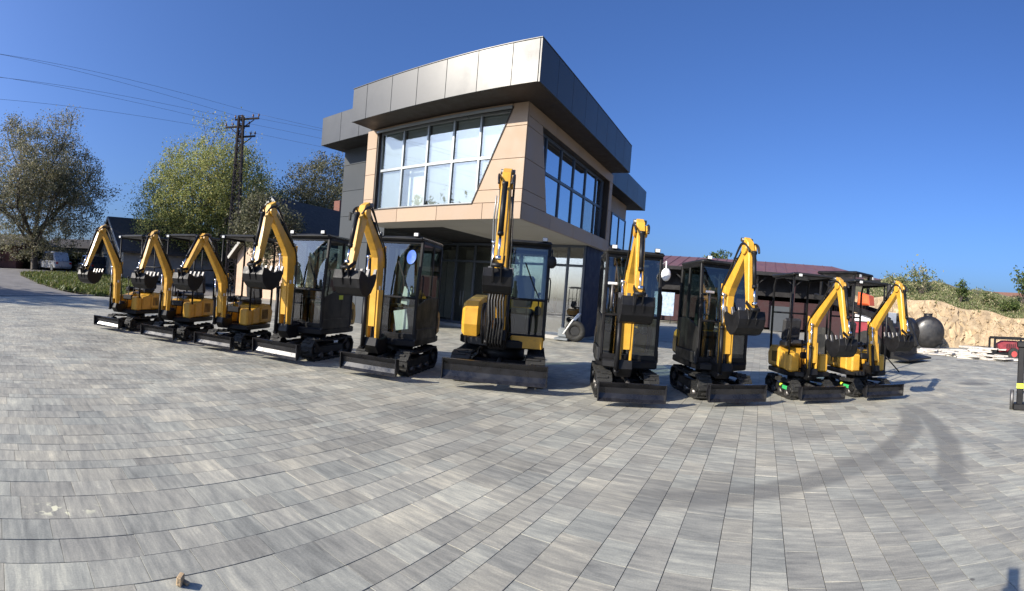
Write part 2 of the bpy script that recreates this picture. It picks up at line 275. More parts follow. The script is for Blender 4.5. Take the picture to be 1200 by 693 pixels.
# ------------------------------------------------------------------ mesh helpers
COL = SC.collection
def tag(o, label=None, cat=None, group=None, kind=None):
    if label: o['label'] = label
    if cat: o['category'] = cat
    if group: o['group'] = group
    if kind: o['kind'] = kind
    return o
def empty(name, loc=(0, 0, 0), rz=0.0, label=None, cat=None, group=None):
    o = bpy.data.objects.new(name, None); COL.objects.link(o)
    o.location = loc; o.rotation_euler = (0, 0, rz); o.empty_display_size = 0.3
    return tag(o, label, cat, group)
class MB:
    def __init__(s): s.v = []; s.f = []; s.sm = []
    def add(s, vs, fs, smooth=False):
        k = len(s.v); s.v += [tuple(p) for p in vs]
        s.f += [tuple(i + k for i in f) for f in fs]; s.sm += [smooth] * len(fs); return s
    def box(s, c, size, b=0.0, rot=None):
        hx, hy, hz = (q / 2 for q in size); b = min(b, hx * .9, hy * .9, hz * .9); vs = []; fs = []
        if b <= 0:
            vs = [(sx * hx, sy * hy, sz * hz) for sz in (-1, 1) for sy in (-1, 1) for sx in (-1, 1)]
            fs = [(0, 2, 3, 1), (4, 5, 7, 6), (0, 1, 5, 4), (2, 6, 7, 3), (0, 4, 6, 2), (1, 3, 7, 5)]
        else:
            h = (hx, hy, hz); idx = {}
            for sx in (-1, 1):
                for sy in (-1, 1):
                    for sz in (-1, 1):
                        sg = (sx, sy, sz)
                        for ax in range(3):
                            p = [sg[k] * (h[k] - (0 if k == ax else b)) for k in range(3)]
                            idx[(sg, ax)] = len(vs); vs.append(p)
            def sgn(ax, sa, u, su, w, sw):
                q = [0, 0, 0]; q[ax] = sa; q[u] = su; q[w] = sw; return tuple(q)
            for ax in range(3):
                u, w = (ax + 1) % 3, (ax + 2) % 3
                for sa in (-1, 1):
                    ring = [idx[(sgn(ax, sa, u, a, w, c_), ax)] for a, c_ in ((-1, -1), (1, -1), (1, 1), (-1, 1))]
                    fs.append(tuple(ring if sa > 0 else ring[::-1]))
            for ax in range(3):          # edges run along ax
                u, w = (ax + 1) % 3, (ax + 2) % 3
                for su in (-1, 1):
                    for sw in (-1, 1):
                        a0 = sgn(ax, -1, u, su, w, sw); a1 = sgn(ax, 1, u, su, w, sw)
                        q = [idx[(a0, u)], idx[(a1, u)], idx[(a1, w)], idx[(a0, w)]]
                        fs.append(tuple(q if su * sw < 0 else q[::-1]))
            for sx in (-1, 1):
                for sy in (-1, 1):
                    for sz in (-1, 1):
                        q = [idx[((sx, sy, sz), k)] for k in range(3)]
                        fs.append(tuple(q if sx * sy * sz > 0 else q[::-1]))
        m = rot if rot is not None else Matrix.Identity(3)
        c = Vector(c)
        return s.add([c + m @ Vector(p) for p in vs], fs)
    def beam(s, a, b, w, h, ch=0.0, up=(0, 0, 1)):
        a, b = Vector(a), Vector(b); d = b - a; L = d.length
        if L < 1e-6: return s
        d.normalize(); upv = Vector(up)
        if abs(d.dot(upv)) > 0.98: upv = Vector((0, 1, 0)) if abs(d.y) < .9 else Vector((1, 0, 0))
        x = d.cross(upv).normalized(); z = x.cross(d)
        m = Matrix((x, d, z)).transposed()
        return s.box((a + b) / 2, (w, L, h), ch, m)
    def tube(s, pts, r, n=8, caps=True):
        pts = [Vector(p) for p in pts]; rs = r if isinstance(r, (list, tuple)) else [r] * len(pts)
        vs = []; fs = []; ref = None
        for i, p in enumerate(pts):
            d = (pts[min(i + 1, len(pts) - 1)] - pts[max(i - 1, 0)])
            d = d.normalized() if d.length > 1e-9 else Vector((0, 0, 1))
            if ref is None: ref = Vector((0, 0, 1)) if abs(d.z) < .9 else Vector((1, 0, 0))
            x = d.cross(ref)
            if x.length < 1e-4: x = d.cross(Vector((0.31, 0.95, 0.1)))
            x.normalize(); y = d.cross(x)
            ref = x.cross(d)
            for k in range(n):
                a = 2 * math.pi * k / n
                vs.append(p + (x * math.cos(a) + y * math.sin(a)) * rs[i])
        for i in range(len(pts) - 1):
            for k in range(n):
                fs.append((i * n + k, i * n + (k + 1) % n, (i + 1) * n + (k + 1) % n, (i + 1) * n + k))
        s.add(vs, fs, True)
        if caps:
            k0 = len(s.v) - len(vs)
            s.f.append(tuple(k0 + k for k in range(n))[::-1]); s.sm.append(False)
            e = k0 + (len(pts) - 1) * n
            s.f.append(tuple(e + k for k in range(n))); s.sm.append(False)
        return s
    def cyl(s, a, b, r, n=14): return s.tube([a, b], r, n)
    def ball(s, c, r, n=10, sc=(1, 1, 1)):
        vs = []; fs = []; m = n // 2 + 1
        for i in range(m + 1):
            th = math.pi * i / m
            for k in range(n):
                ph = 2 * math.pi * k / n
                vs.append((c[0] + sc[0] * r * math.sin(th) * math.cos(ph), c[1] + sc[1] * r * math.sin(th) * math.sin(ph), c[2] + sc[2] * r * math.cos(th)))
        for i in range(m):
            for k in range(n):
                fs.append((i * n + k, (i + 1) * n + k, (i + 1) * n + (k + 1) % n, i * n + (k + 1) % n))
        return s.add(vs, fs, True)
    def prism(s, poly, x0, x1, b=0.0, fr=None):
        """poly in (u,w) extruded along the third axis; fr(x,u,w)->xyz. default x, y=u, z=w"""
        fr = fr or (lambda x, u, w: (x, u, w)); n = len(poly)
        ar = sum(poly[i][0] * poly[(i + 1) % n][1] - poly[(i + 1) % n][0] * poly[i][1] for i in range(n))
        if ar < 0: poly = poly[::-1]
        if x0 > x1: x0, x1 = x1, x0
        if b > 0:
            ins = []
            for i in range(n):
                p0, p1, p2 = Vector(poly[i - 1]), Vector(poly[i]), Vector(poly[(i + 1) % n])
                e1 = (p1 - p0).normalized(); e2 = (p2 - p1).normalized()
                nn = Vector((-e1.y - e2.y, e1.x + e2.x))
                if nn.length < 1e-6: nn = Vector((-e1.y, e1.x))
                nn.normalize(); k = max(0.45, nn.dot(Vector((-e1.y, e1.x))))
                ins.append(p1 + nn * (b / k))
            rings = [(x0, ins), (x0 + b, poly), (x1 - b, poly), (x1, ins)]
        else: rings = [(x0, poly), (x1, poly)]
        vs = [fr(x, p[0], p[1]) for x, pl in rings for p in pl]; fs = []
        for j in range(len(rings) - 1):
            for i in range(n):
                fs.append((j * n + i, (j + 1) * n + i, (j + 1) * n + (i + 1) % n, j * n + (i + 1) % n)[::-1])
        fs.append(tuple(range(n))[::-1]); e = (len(rings) - 1) * n
        fs.append(tuple(e + i for i in range(n)))
        if fr((1), 0, 0)[0] is None: pass
        return s.add(vs, fs)
    def mesh(s, name, mt):
        me = bpy.data.meshes.new(name); me.from_pydata([tuple(p) for p in s.v], [], s.f)
        me.polygons.foreach_set('use_smooth', s.sm); me.materials.append(mt); me.update()
        return me
    def build(s, name, mt, parent=None, loc=None, fix=True):
        me = s.mesh(name, mt)
        if fix:
            import bmesh
            bm = bmesh.new(); bm.from_mesh(me); bmesh.ops.recalc_face_normals(bm, faces=bm.faces); bm.to_mesh(me); bm.free()
        o = bpy.data.objects.new(name, me); COL.objects.link(o)
        if parent is not None: o.parent = parent
        if loc is not None: o.location = loc
        return o
def link(name, me, parent=None, loc=(0, 0, 0)):
    o = bpy.data.objects.new(name, me); COL.objects.link(o); o.parent = parent; o.location = loc; return o
def strip(center, half):
    """closed outline (list of 2-D points) round a centre polyline with half widths"""
    P = [Vector(p) for p in center]; a = []; b = []
    for i, p in enumerate(P):
        d = (P[min(i + 1, len(P) - 1)] - P[max(i - 1, 0)]).normalized(); nn = Vector((-d.y, d.x))
        a.append(tuple(p + nn * half[i])); b.append(tuple(p - nn * half[i]))
    return a + b[::-1]
def quads(name, P, A, B, mt, parent=None, loc=None):
    """many loose quads: centres P, half-axis vectors A and B (n x 3 arrays) in one mesh"""
    n = len(P); V = np.empty((n, 4, 3)); V[:, 0] = P - A - B * .2; V[:, 1] = P - B; V[:, 2] = P + A + B * .2; V[:, 3] = P + B
    me = bpy.data.meshes.new(name); me.vertices.add(n * 4); me.loops.add(n * 4); me.polygons.add(n)
    me.vertices.foreach_set('co', V.reshape(-1)); me.loops.foreach_set('vertex_index', np.arange(n * 4))
    me.polygons.foreach_set('loop_start', np.arange(n) * 4); me.materials.append(mt); me.update(calc_edges=True); me.validate()
    o = bpy.data.objects.new(name, me); COL.objects.link(o)
    if parent is not None: o.parent = parent
    if loc is not None: o.location = loc
    return o
def rand_axes(n, size, flat=0.0):
    a = NR.normal(size=(n, 3)); a /= np.linalg.norm(a, axis=1, keepdims=True)
    c = NR.normal(size=(n, 3)); b = np.cross(a, c); b /= np.linalg.norm(b, axis=1, keepdims=True)
    s = size * NR.uniform(0.6, 1.4, (n, 1))
    return a * s, b * s * 0.55

# ------------------------------------------------------------------ ground, yard, pavers
def sheet(name, mt, pts, z, kind='structure', parent=None, zf=None):
    mb = MB(); mb.add([(p[0], p[1], (zf(p[0], p[1]) if zf else 0) + z) for p in pts], [tuple(range(len(pts)))])
    o = mb.build(name, mt, parent, fix=False)
    if kind: o['kind'] = kind
    return o
xs = [-3000, -800, -300, -120, -80, -60, -50, -44, -38.5, -34, -30, -26, -22, -18.5, -10, 10, 30, 60, 120, 400, 1200, 3000]
ys = [-3000, -600, -150, -60, -30, 0, 15, 30, 45, 60, 90, 140, 300, 900, 3000]
mb = MB()
mb.add([(x, y, gz(x, y) - 0.06) for y in ys for x in xs], [(j * len(xs) + i, j * len(xs) + i + 1, (j + 1) * len(xs) + i + 1, (j + 1) * len(xs) + i) for j in range(len(ys) - 1) for i in range(len(xs) - 1)])
tag(mb.build('ground', M_EARTH, fix=False), kind='structure')
yard_pts = [Vector((-18.5, -14, 0)), Vector((-3, -22, 0)), RL(6, -24), RL(30, -24), RL(33, -8), RL(60, -5), RL(60, 24), Vector((-18.5, 26, 0))]
yard = sheet('paved_yard', M_YARD, yard_pts, -0.012)
jb = [Vector((math.sin(a) * 21.2, math.cos(a) * 21.2, 0)) for a in [R_(-67 + k * 134 / 24) for k in range(25)]] + [Vector((4, -3.2, 0)), Vector((-4, -3.2, 0))]
jb = [Vector((max(q.x, -18.4), q.y, 0)) for q in jb]
sheet('joint_bed', M_JOINT, jb, -0.0055)
rxs = [-18.5, -22, -26, -30, -34, -38.5, -44, -60, -90]
mb = MB()
for i in range(len(rxs) - 1):
    a, b = rxs[i], rxs[i + 1]
    k = len(mb.v)
    mb.add([(a, -40, gz(a, 0) - 0.035), (a, 58, gz(a, 0) - 0.035), (b, 58, gz(b, 0) - 0.035), (b, -40, gz(b, 0) - 0.035)], [(0, 1, 2, 3)])
tag(mb.build('road', M_ASPH, fix=False), kind='structure')
# low kerb between yard and road
mb = MB(); mb.box((-18.56, 6, -0.03), (0.10, 40, 0.10)); kerb = tag(mb.build('kerb', M_KERB, fix=False), kind='structure')
mb = MB(); mb.box((0, 0, 0), (0.12, 1.08, 0.10), 0.012); kme = mb.mesh('kerb_stone', M_KERB)
for k in range(36): link('kerb_stone', kme, kerb, (-18.56 + rnd.gauss(0, .004), -14 + k * 1.1 + .54, rnd.gauss(0, .003)))

# pavers: rows run along R, joints across along L; every stone has its own bevelled top
def in_view(p, d):
    return abs(math.atan2(p.x, p.y)) < R_(66) if d > 3.2 else True
def paver_geo(w, h):
    c = 0.0008                      # wider joints along the rows, tight ones across
    a = (w / 2 - .0012, h / 2 - .0021); i = (a[0] - c, a[1] - c)
    v = [(-i[0], -i[1], 0), (i[0], -i[1], 0), (i[0], i[1], 0), (-i[0], i[1], 0), (-a[0], -a[1], -c), (a[0], -a[1], -c), (a[0], a[1], -c), (-a[0], a[1], -c),
         (-a[0], -a[1], -.0075), (a[0], -a[1], -.0075), (a[0], a[1], -.0075), (-a[0], a[1], -.0075)]
    f = [(0, 1, 2, 3)] + [(k, 4 + k, 4 + (k + 1) % 4, (k + 1) % 4) for k in range(4)] + [(4 + k, 8 + k, 8 + (k + 1) % 4, 4 + (k + 1) % 4) for k in range(4)]
    return v, f
ROWS = []; l = -23.0
while l < 23.0:
    w = rnd.choice([0.14, 0.21, 0.21, 0.28]); ROWS.append((l, w)); l += w
stones = []
for l0, w in ROWS:
    r = -3.0 - rnd.random() * .4
    while r < 22.5:
        ln = rnd.choice([0.21, 0.28, 0.28, 0.35, 0.42]); c = RL(r + ln / 2, l0 + w / 2); d = math.hypot(c.x, c.y)
        if d < 21 and in_view(c, d) and c.x > -18.2 and not (r > 16.5 and l0 > 6.4): stones.append((d, c, ln, w, r + ln / 2, l0 + w / 2))
        r += ln
def seen(s):
    a = math.atan2(s[1].x, s[1].y) * FPX
    return abs(a) < 590 and 572 * EYE / s[0] < 346 + a * .07 * 0 - 2
near = sorted([s for s in stones if seen(s)], key=lambda s: s[0])[:300]
near_ids = set(id(s) for s in near)
PV = {}
rotp = math.pi / 2 - AX
def tone_attr(me, vals):
    a = me.attributes.new('tone', 'FLOAT', 'POINT'); a.data.foreach_set('value', vals)
for s in near:
    key = (s[2], s[3])
    if key not in PV:
        v, f = paver_geo(*key); me = bpy.data.meshes.new('paver'); me.from_pydata(v, [], f); me.materials.append(M_PAVER)
        tone_attr(me, [0.0] * len(v)); PV[key] = me
    o = link('paver', PV[key], yard, s[1] + Vector((0, 0, rnd.uniform(-.0012, .0012))))
    o.rotation_euler = (rnd.gauss(0, .002), rnd.gauss(0, .002), rotp + rnd.gauss(0, .002))
vs = []; fs = []; tn = []; cR, sR = math.cos(rotp), math.sin(rotp)
for s in stones:
    if id(s) in near_ids: continue
    v, f = paver_geo(s[2], s[3]); k = len(vs); dz = rnd.uniform(-.0012, .0012); tx, ty = rnd.gauss(0, .002), rnd.gauss(0, .002)
    vs += [(s[1].x + p[0] * cR - p[1] * sR, s[1].y + p[0] * sR + p[1] * cR, p[2] + dz + p[0] * tx + p[1] * ty) for p in v]
    fs += [tuple(i + k for i in q) for q in f]; tn += [rnd.random()] * len(v)
me = bpy.data.meshes.new('paver'); me.from_pydata(vs, [], fs); me.materials.append(M_PAVER); tone_attr(me, tn)
tag(link('paver_field', me, yard), kind='stuff')
# fine sand lying under the joints
# (the yard sheet shows as joint bed between the stones)

# ------------------------------------------------------------------ office building (local axes: x = R, y = L)
BO = RL(11.17, 6.23)
bld = empty('office_building', BO, math.pi / 2 - AX, 'two storey showroom with beige overhanging upper floor, slanted windows and dark metal parapet', 'building')
def b_at(r, l, z): return (r - 11.17, l - 6.23, z)
def bbox(name, mt, r0, r1, l0, l1, z0, z1, b=0.0, parent=bld):
    mb = MB(); mb.box(b_at((r0 + r1) / 2, (l0 + l1) / 2, (z0 + z1) / 2), (r1 - r0, l1 - l0, z1 - z0), b)
    return mb.build(name, mt, parent, fix=False)
def fL(r0):                          # prism frame on a face of constant r: poly (l, z), thickness along r
    return lambda x, u, w: b_at(x, u, w)
def fRt():                           # prism frame on a face of constant l: poly (r, z), thickness along l
    return lambda x, u, w: b_at(u, x, w)
def panelL(poly, r, th=0.03, mt=M_BEIGE, name='cladding_panel', b=0.004, parent=bld):
    mb = MB(); mb.prism(poly, r, r + th, b, fL(r)); return mb.build(name, mt, parent)
def panelR(poly, l, th=0.03, mt=M_BEIGE, name='cladding_panel', b=0.004, parent=bld):
    mb = MB(); mb.prism(poly, l, l + th, b, fRt()); return mb.build(name, mt, parent)
def G(poly, g=0.006):               # shrink a polygon a little so that seams show
    cx = sum(p[0] for p in poly) / len(poly); cz = sum(p[1] for p in poly) / len(poly)
    return [(p[0] - math.copysign(g, p[0] - cx), p[1] - math.copysign(g, p[1] - cz)) for p in poly]
ZB, ZT = 3.5, 6.6
SEAM = [3.95, 4.30, 5.12, 5.98, 6.6]
# upper box carcass, hollow behind the windows: slabs and inner walls
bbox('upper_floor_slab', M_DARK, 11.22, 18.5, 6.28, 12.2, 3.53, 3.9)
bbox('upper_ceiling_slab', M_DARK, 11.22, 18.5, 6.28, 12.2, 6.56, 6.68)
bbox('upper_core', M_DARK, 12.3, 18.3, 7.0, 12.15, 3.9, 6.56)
# --- left face (r = 11.17): slanted window
def sl(z): return 7.85 + (6.71 - 7.85) * (z - 3.95) / (6.53 - 3.95)
WT = 6.50
for z0, z1 in zip(SEAM[:-1], SEAM[1:]):
    panelL(G([(6.235, z0), (sl(z0) - .02, z0), (sl(min(z1, WT)) - .02, z1), (6.235, z1)]), 11.17)
    panelL(G([(11.78, z0), (12.25, z0), (12.25, z1), (11.78, z1)]), 11.17)
for l0, l1 in zip([6.235, 7.45, 9.05, 10.65], [7.45, 9.05, 10.65, 12.25]): panelL(G([(l0, 3.5), (l1, 3.5), (l1, 3.95), (l0, 3.95)]), 11.17)
panelL(G([(sl(WT), WT), (11.78, WT), (11.78, 6.6), (sl(WT), 6.6)]), 11.17)
# reveal round the window
mb = MB()
GR = 11.36
mb.prism([(11.74, 3.95), (11.78, 3.95), (11.78, WT), (11.74, WT)], 11.2, GR + .05, 0, fL(0))
mb.prism([(sl(3.95), WT), (11.78, WT), (11.78, WT + .04), (sl(WT), WT + .04)], 11.2, GR + .05, 0, fL(0))
mb.prism([(sl(3.95) - .03, 3.91), (11.78, 3.91), (11.78, 3.95), (sl(3.95), 3.95)], 11.2, GR + .05, 0, fL(0))
mb.prism([(sl(3.95) - .035, 3.95), (sl(3.95), 3.95), (sl(WT), WT), (sl(WT) - .035, WT)], 11.2, GR + .05, 0, fL(0))
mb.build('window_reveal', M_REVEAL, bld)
# pale lip frame that follows the opening
mb = MB()
mb.prism([(sl(WT) - .02, WT - .05), (11.76, WT - .05), (11.76, WT + .02), (sl(WT) - .02, WT + .02)], 11.10, 11.168, .004, fL(0))
mb.build('window_head_trim', M_FRAMEL, bld)
mb = MB()
mb.prism([(sl(3.95) - .05, 3.93), (sl(3.95) - .015, 3.93), (sl(WT) - .015, WT), (sl(WT) - .05, WT)], 11.145, 11.169, .003, fL(0))
mb.prism([(sl(3.95) - .05, 3.925), (11.76, 3.925), (11.76, 3.955), (sl(3.95) - .05, 3.955)], 11.145, 11.169, .003, fL(0))
mb.build('window_edge_profile', M_REVEAL, bld)
LM = [11.74, 10.72, 9.72, 8.74, 7.80]
win = MB()
win.prism([(sl(5.20), 5.20), (11.74, 5.20), (11.74, 5.29), (sl(5.29), 5.29)], GR - .042, GR + .042, .006, fL(0))
win.prism([(sl(3.95), 3.95), (11.74, 3.95), (11.74, 4.02), (sl(4.02), 4.02)], GR - .042, GR + .042, .006, fL(0))
win.prism([(sl(WT - .07), WT - .07), (11.74, WT - .07), (11.74, WT), (sl(WT), WT)], GR - .042, GR + .042, .006, fL(0))
win.prism([(sl(3.95), 3.95), (sl(3.95) + .08, 3.95), (sl(WT) + .08, WT), (sl(WT), WT)], GR - .043, GR + .043, .006, fL(0))
winL = win.build('window', M_FRAMEL, bld)
for l in LM:
    mb = MB(); mb.box(b_at(GR, l - (.04 if l == LM[0] else 0), (3.95 + WT) / 2), (0.09, 0.07, WT - 3.95), .008); mb.build('mullion', M_FRAMEL, winL, fix=False)
cells = [(LM[i + 1], LM[i]) for i in range(4)] + [(None, LM[4])]
for (z0, z1) in ((4.0, 5.22), (5.27, 6.45)):
    for k, (a, b) in enumerate(cells):
        if a is None:
            if z0 < 5: poly = [(7.80, 4.1), (7.80, z1), (sl(z1) + .05, z1)]
            else: poly = [(sl(z0) + .05, z0), (7.80, z0), (7.80, z1), (sl(z1) + .05, z1)]
        else: poly = [(a, z0), (b, z0), (b, z1), (a, z1)]
        mb = MB(); mb.prism(poly, GR - .004, GR + .004, 0, fL(0)); mb.build('pane', M_WINL, winL)
        tilt = rnd.uniform(.0, .02)
        q = [(p[0], p[1]) for p in poly]
        if not (k == 1 and z0 < 5):
            if a is not None:
                q = [(a + .09, z0 + rnd.uniform(.0, .05)), (b - .07, z0 + rnd.uniform(.0, .05)), (b - .07, z1), (a + .09, z1)]
            mb = MB(); mb.prism(q, GR + .06 + tilt, GR + .068 + tilt, 0, fL(0)); mb.build('blind', M_BLIND, winL)
        else:
            mb = MB(); mb.prism([(a + .2, z0), (b - .05, z0), (b - .05, z1), (a + .2, z1)], GR + .3, GR + .31, 0, fL(0)); mb.build('blind', M_CURT, winL)
# --- right face (l = 6.23): mirrored slanted window
def sr_(z): return 12.70 + (12.06 - 12.70) * (z - 3.95) / (6.25 - 3.95)
WR = 6.25
seamR = [3.5, 4.30, 5.12, 5.98, 6.6]
def rowR(z0, z1):
    return G([(11.205, z0), (sr_(max(z0, 3.95)) , z0), (sr_(min(z1, WR)), z1), (11.205, z1)])
zz = [3.95, 4.30, 5.12, 5.98, WR]
for z0, z1 in zip(zz[:-1], zz[1:]):
    panelR(rowR(z0, z1), 6.23)
    panelR(G([(18.15, z0), (18.5, z0), (18.5, z1), (18.15, z1)]), 6.23)
for r0, r1 in zip([11.205, 13.0, 14.8, 16.6], [13.0, 14.8, 16.6, 18.5]):
    panelR(G([(r0, 3.5), (r1, 3.5), (r1, 3.95), (r0, 3.95)]), 6.23)
    panelR(G([(r0, WR), (r1, WR), (r1, 6.6), (r0, 6.6)]), 6.23)
GL = 6.50
mb = MB()
mb.prism([(sr_(3.95), 3.95), (sr_(3.95) + .04, 3.95), (sr_(WR) + .04, WR), (sr_(WR), WR)], 6.26, GL + .05, 0, fRt())
mb.prism([(18.11, 3.95), (18.15, 3.95), (18.15, WR), (18.11, WR)], 6.26, GL + .05, 0, fRt())
mb.prism([(sr_(3.95), 3.91), (18.15, 3.91), (18.15, 3.95), (sr_(3.95), 3.95)], 6.26, GL + .05, 0, fRt())
mb.prism([(sr_(WR), WR), (18.15, WR), (18.15, WR + .04), (sr_(WR), WR + .04)], 6.26, GL + .05, 0, fRt())
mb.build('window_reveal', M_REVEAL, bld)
RM = [12.86, 13.97, 15.03, 16.15, 17.25]
win = MB()
win.prism([(sr_(5.12), 5.12), (18.1, 5.12), (18.1, 5.21), (sr_(5.21), 5.21)], GL - .042, GL + .042, .006, fRt())
win.prism([(sr_(3.95), 3.95), (18.1, 3.95), (18.1, 4.02), (sr_(4.02), 4.02)], GL - .042, GL + .042, .006, fRt())
win.prism([(sr_(WR - .07), WR - .07), (18.1, WR - .07), (18.1, WR), (sr_(WR), WR)], GL - .042, GL + .042, .006, fRt())
win.box(b_at(17.98, GL, 5.1), (.18, .08, 2.28), .008)
winR = win.build('window', M_FRAMED, bld)
for r in RM:
    mb = MB(); mb.box(b_at(r, GL, (3.95 + WR) / 2), (0.08, 0.09, WR - 3.95), .008); mb.build('mullion', M_FRAMED, winR, fix=False)
rc = [(None, RM[0])] + [(RM[i], RM[i + 1]) for i in range(4)] + [(17.25, 17.92)]
for z0, z1 in ((4.0, 5.14), (5.19, 6.20)):
    for k, (a, b) in enumerate(rc):
        poly = [(sr_(z0) + .03, z0), (b, z0), (b, z1), (sr_(z1) + .03, z1)] if a is None else [(a, z0), (b, z0), (b, z1), (a, z1)]
        op = k == 4 and z0 < 5
        mb = MB(); mb.prism(poly, GL - .004, GL + .004, 0, fRt()); mb.build('pane', M_DOORG if op else M_WIND, winR)
# --- parapet: overhanging band of metal panels
PJ = [12.02, 11.37, 10.30, 9.31, 8.28, 7.27, 6.25, 5.515]
for a, b in zip(PJ[1:], PJ[:-1]): panelL(G([(a, 6.6), (b, 6.6), (b, 7.65), (a, 7.65)], .005), 10.2, .05, M_ALU, 'parapet_panel', .005)
RJ = [10.205 + k * (18.2 - 10.205) / 8 for k in range(9)]
for a, b in zip(RJ[:-1], RJ[1:]): panelR(G([(a, 6.6), (b, 6.6), (b, 7.65), (a, 7.65)], .004), 5.46, .05, M_ALU, 'parapet_panel', .005)
for c_, s_ in ((b_at(14.25, 5.8, 7.12), (7.9, .56, 1.02)), (b_at(10.6, 8.79, 7.12), (.68, 6.0, 1.02)), (b_at(14.5, 8.75, 7.0), (7.2, 5.3, .7))):
    mb = MB(); mb.box(c_, s_); mb.build('parapet_core', M_DARK, bld, fix=False)
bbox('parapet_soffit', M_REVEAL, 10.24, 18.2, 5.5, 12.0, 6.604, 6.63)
bbox('parapet_capping', M_ALU, 10.19, 18.2, 5.45, 12.03, 7.652, 7.68, .006)
# --- grey wing on the left and the wing on the right, with the same parapet set back
gz_s = [3.5, 4.02, 5.0, 6.0, 6.6]
for z0, z1 in zip([0.0, 1.0, 2.0, 3.0, 4.02, 5.0, 6.0], [1.0, 2.0, 3.0, 4.02, 5.0, 6.0, 6.62]):
    lo = 12.27 if z0 >= 3.0 else 13.1
    for a, b in ((lo, 13.5), (13.5, 14.75)): panelL(G([(a, z0), (b, z0), (b, z1), (a, z1)]), 12.3, .03, M_GWALL)
bbox('wing_wall', M_GWALL, 12.335, 24.5, 12.4, 14.72, 3.45, 6.6); bbox('wing_wall', M_GWALL, 12.335, 16.7, 13.1, 14.72, 0, 3.45)
mb = MB(); mb.box(b_at(12.29, 14.15, 4.02), (.06, .10, .30), .01); mb.build('wall_lamp', M_BLK, bld)
for a, b in ((15.0, 13.9), (13.9, 12.9), (12.9, 12.06)): panelL(G([(b, 6.6), (a, 6.6), (a, 7.65), (b, 7.65)], .005), 11.3, .05, M_ALU, 'parapet_panel', .005)
bbox('parapet_core', M_DARK, 11.36, 24.5, 12.07, 14.96, 6.63, 7.62); bbox('parapet_soffit', M_DARK, 11.34, 24.5, 12.07, 14.98, 6.604, 6.629)
bbox('wing_wall', M_BEIGE, 18.5, 24.4, 7.4, 12.3, 3.55, 6.62)
for z0, z1 in zip([3.5, 4.2, 5.8], [4.2, 5.8, 6.6]):
    for a, b in ((18.52, 20.4), (20.4, 22.0), (22.0, 24.4)):
        if (a, z0) != (22.0, 4.2): panelR(G([(a, z0), (b, z0), (b, z1), (a, z1)]), 7.365)
w2 = bbox('window', M_FRAMED, 22.02, 24.36, 7.375, 7.395, 4.2, 5.8)
mb = MB()
for r in (22.04, 23.2, 24.34): mb.box(b_at(r, 7.35, 5.0), (.07, .06, 1.58), .006)
for z in (4.23, 5.77): mb.box(b_at(23.2, 7.35, z), (2.3, .055, .07), .006)
mb.build('window_frame', M_FRAMED, w2)
for a, b in ((22.08, 23.16), (23.24, 24.3)):
    mb = MB(); mb.prism([(a, 4.27), (b, 4.27), (b, 5.73), (a, 5.73)], 7.355, 7.362, 0, fRt()); mb.build('pane', M_WIND, w2)
for a, b in zip([18.24, 20.1, 21.95, 23.8], [20.1, 21.95, 23.8, 25.6]): panelR(G([(a, 6.6), (b, 6.6), (b, 7.65), (a, 7.65)], .004), 6.66, .05, M_ALU, 'parapet_panel', .005)
bbox('parapet_core', M_DARK, 18.3, 25.56, 6.72, 12.0, 6.64, 7.6); bbox('parapet_soffit', M_DARK, 18.3, 25.58, 6.7, 12.0, 6.604, 6.632)
# --- porch soffit: pale border panels, dark recessed field on the left
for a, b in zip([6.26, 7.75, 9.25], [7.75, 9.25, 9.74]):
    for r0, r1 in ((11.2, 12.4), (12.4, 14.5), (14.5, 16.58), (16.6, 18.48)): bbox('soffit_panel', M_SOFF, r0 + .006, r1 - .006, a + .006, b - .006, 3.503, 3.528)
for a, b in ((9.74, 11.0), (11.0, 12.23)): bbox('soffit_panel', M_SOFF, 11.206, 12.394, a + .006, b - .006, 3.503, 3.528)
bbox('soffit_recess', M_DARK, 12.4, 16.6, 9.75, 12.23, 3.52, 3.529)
# --- ground floor: glazed shop front at r = 16.6
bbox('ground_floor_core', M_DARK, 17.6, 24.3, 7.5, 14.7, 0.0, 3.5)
bbox('ground_floor_slab', M_KERB, 16.3, 24.3, 6.5, 14.7, 0.0, 0.13, .01)
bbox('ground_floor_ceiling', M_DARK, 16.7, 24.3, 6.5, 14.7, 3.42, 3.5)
bbox('side_wall', mat('navy_wall', (0.010, 0.014, 0.032), 0.6, vary=0.15, scale=2, spec=0.3), 16.62, 18.4, 6.38, 6.50, 0.13, 3.5)
sf = MB()
SG = [13.05, 12.15, 11.22, 10.1, 9.05, 8.05, 7.1, 6.45]
sf.box(b_at(16.6, 9.75, 2.74), (.095, 6.6, .09), .006); sf.box(b_at(16.6, 9.75, 3.45), (.095, 6.6, .10), .006); sf.box(b_at(16.6, 9.75, .18), (.095, 6.6, .10), .006)
shop = sf.build('shop_front', M_FRAMED, bld)
for l in SG: mb = MB(); mb.box(b_at(16.6, l, 1.81), (.10, .09, 3.36), .008); mb.build('mullion', M_FRAMED, shop, fix=False)
for a, b in zip(SG[1:], SG[:-1]):
    for z0, z1 in ((.23, 2.70), (2.78, 3.40)):
        mb = MB(); mb.prism([(a + .04, z0), (b - .04, z0), (b - .04, z1), (a + .04, z1)], 16.596, 16.604, 0, fL(0)); mb.build('pane', M_DOORG, shop)
for l in (11.62, 11.76):
    mb = MB(); mb.tube([b_at(16.52, l, .9), b_at(16.52, l, 1.5)], .015, 6); mb.build('door_handle', M_FRAMEL, shop)
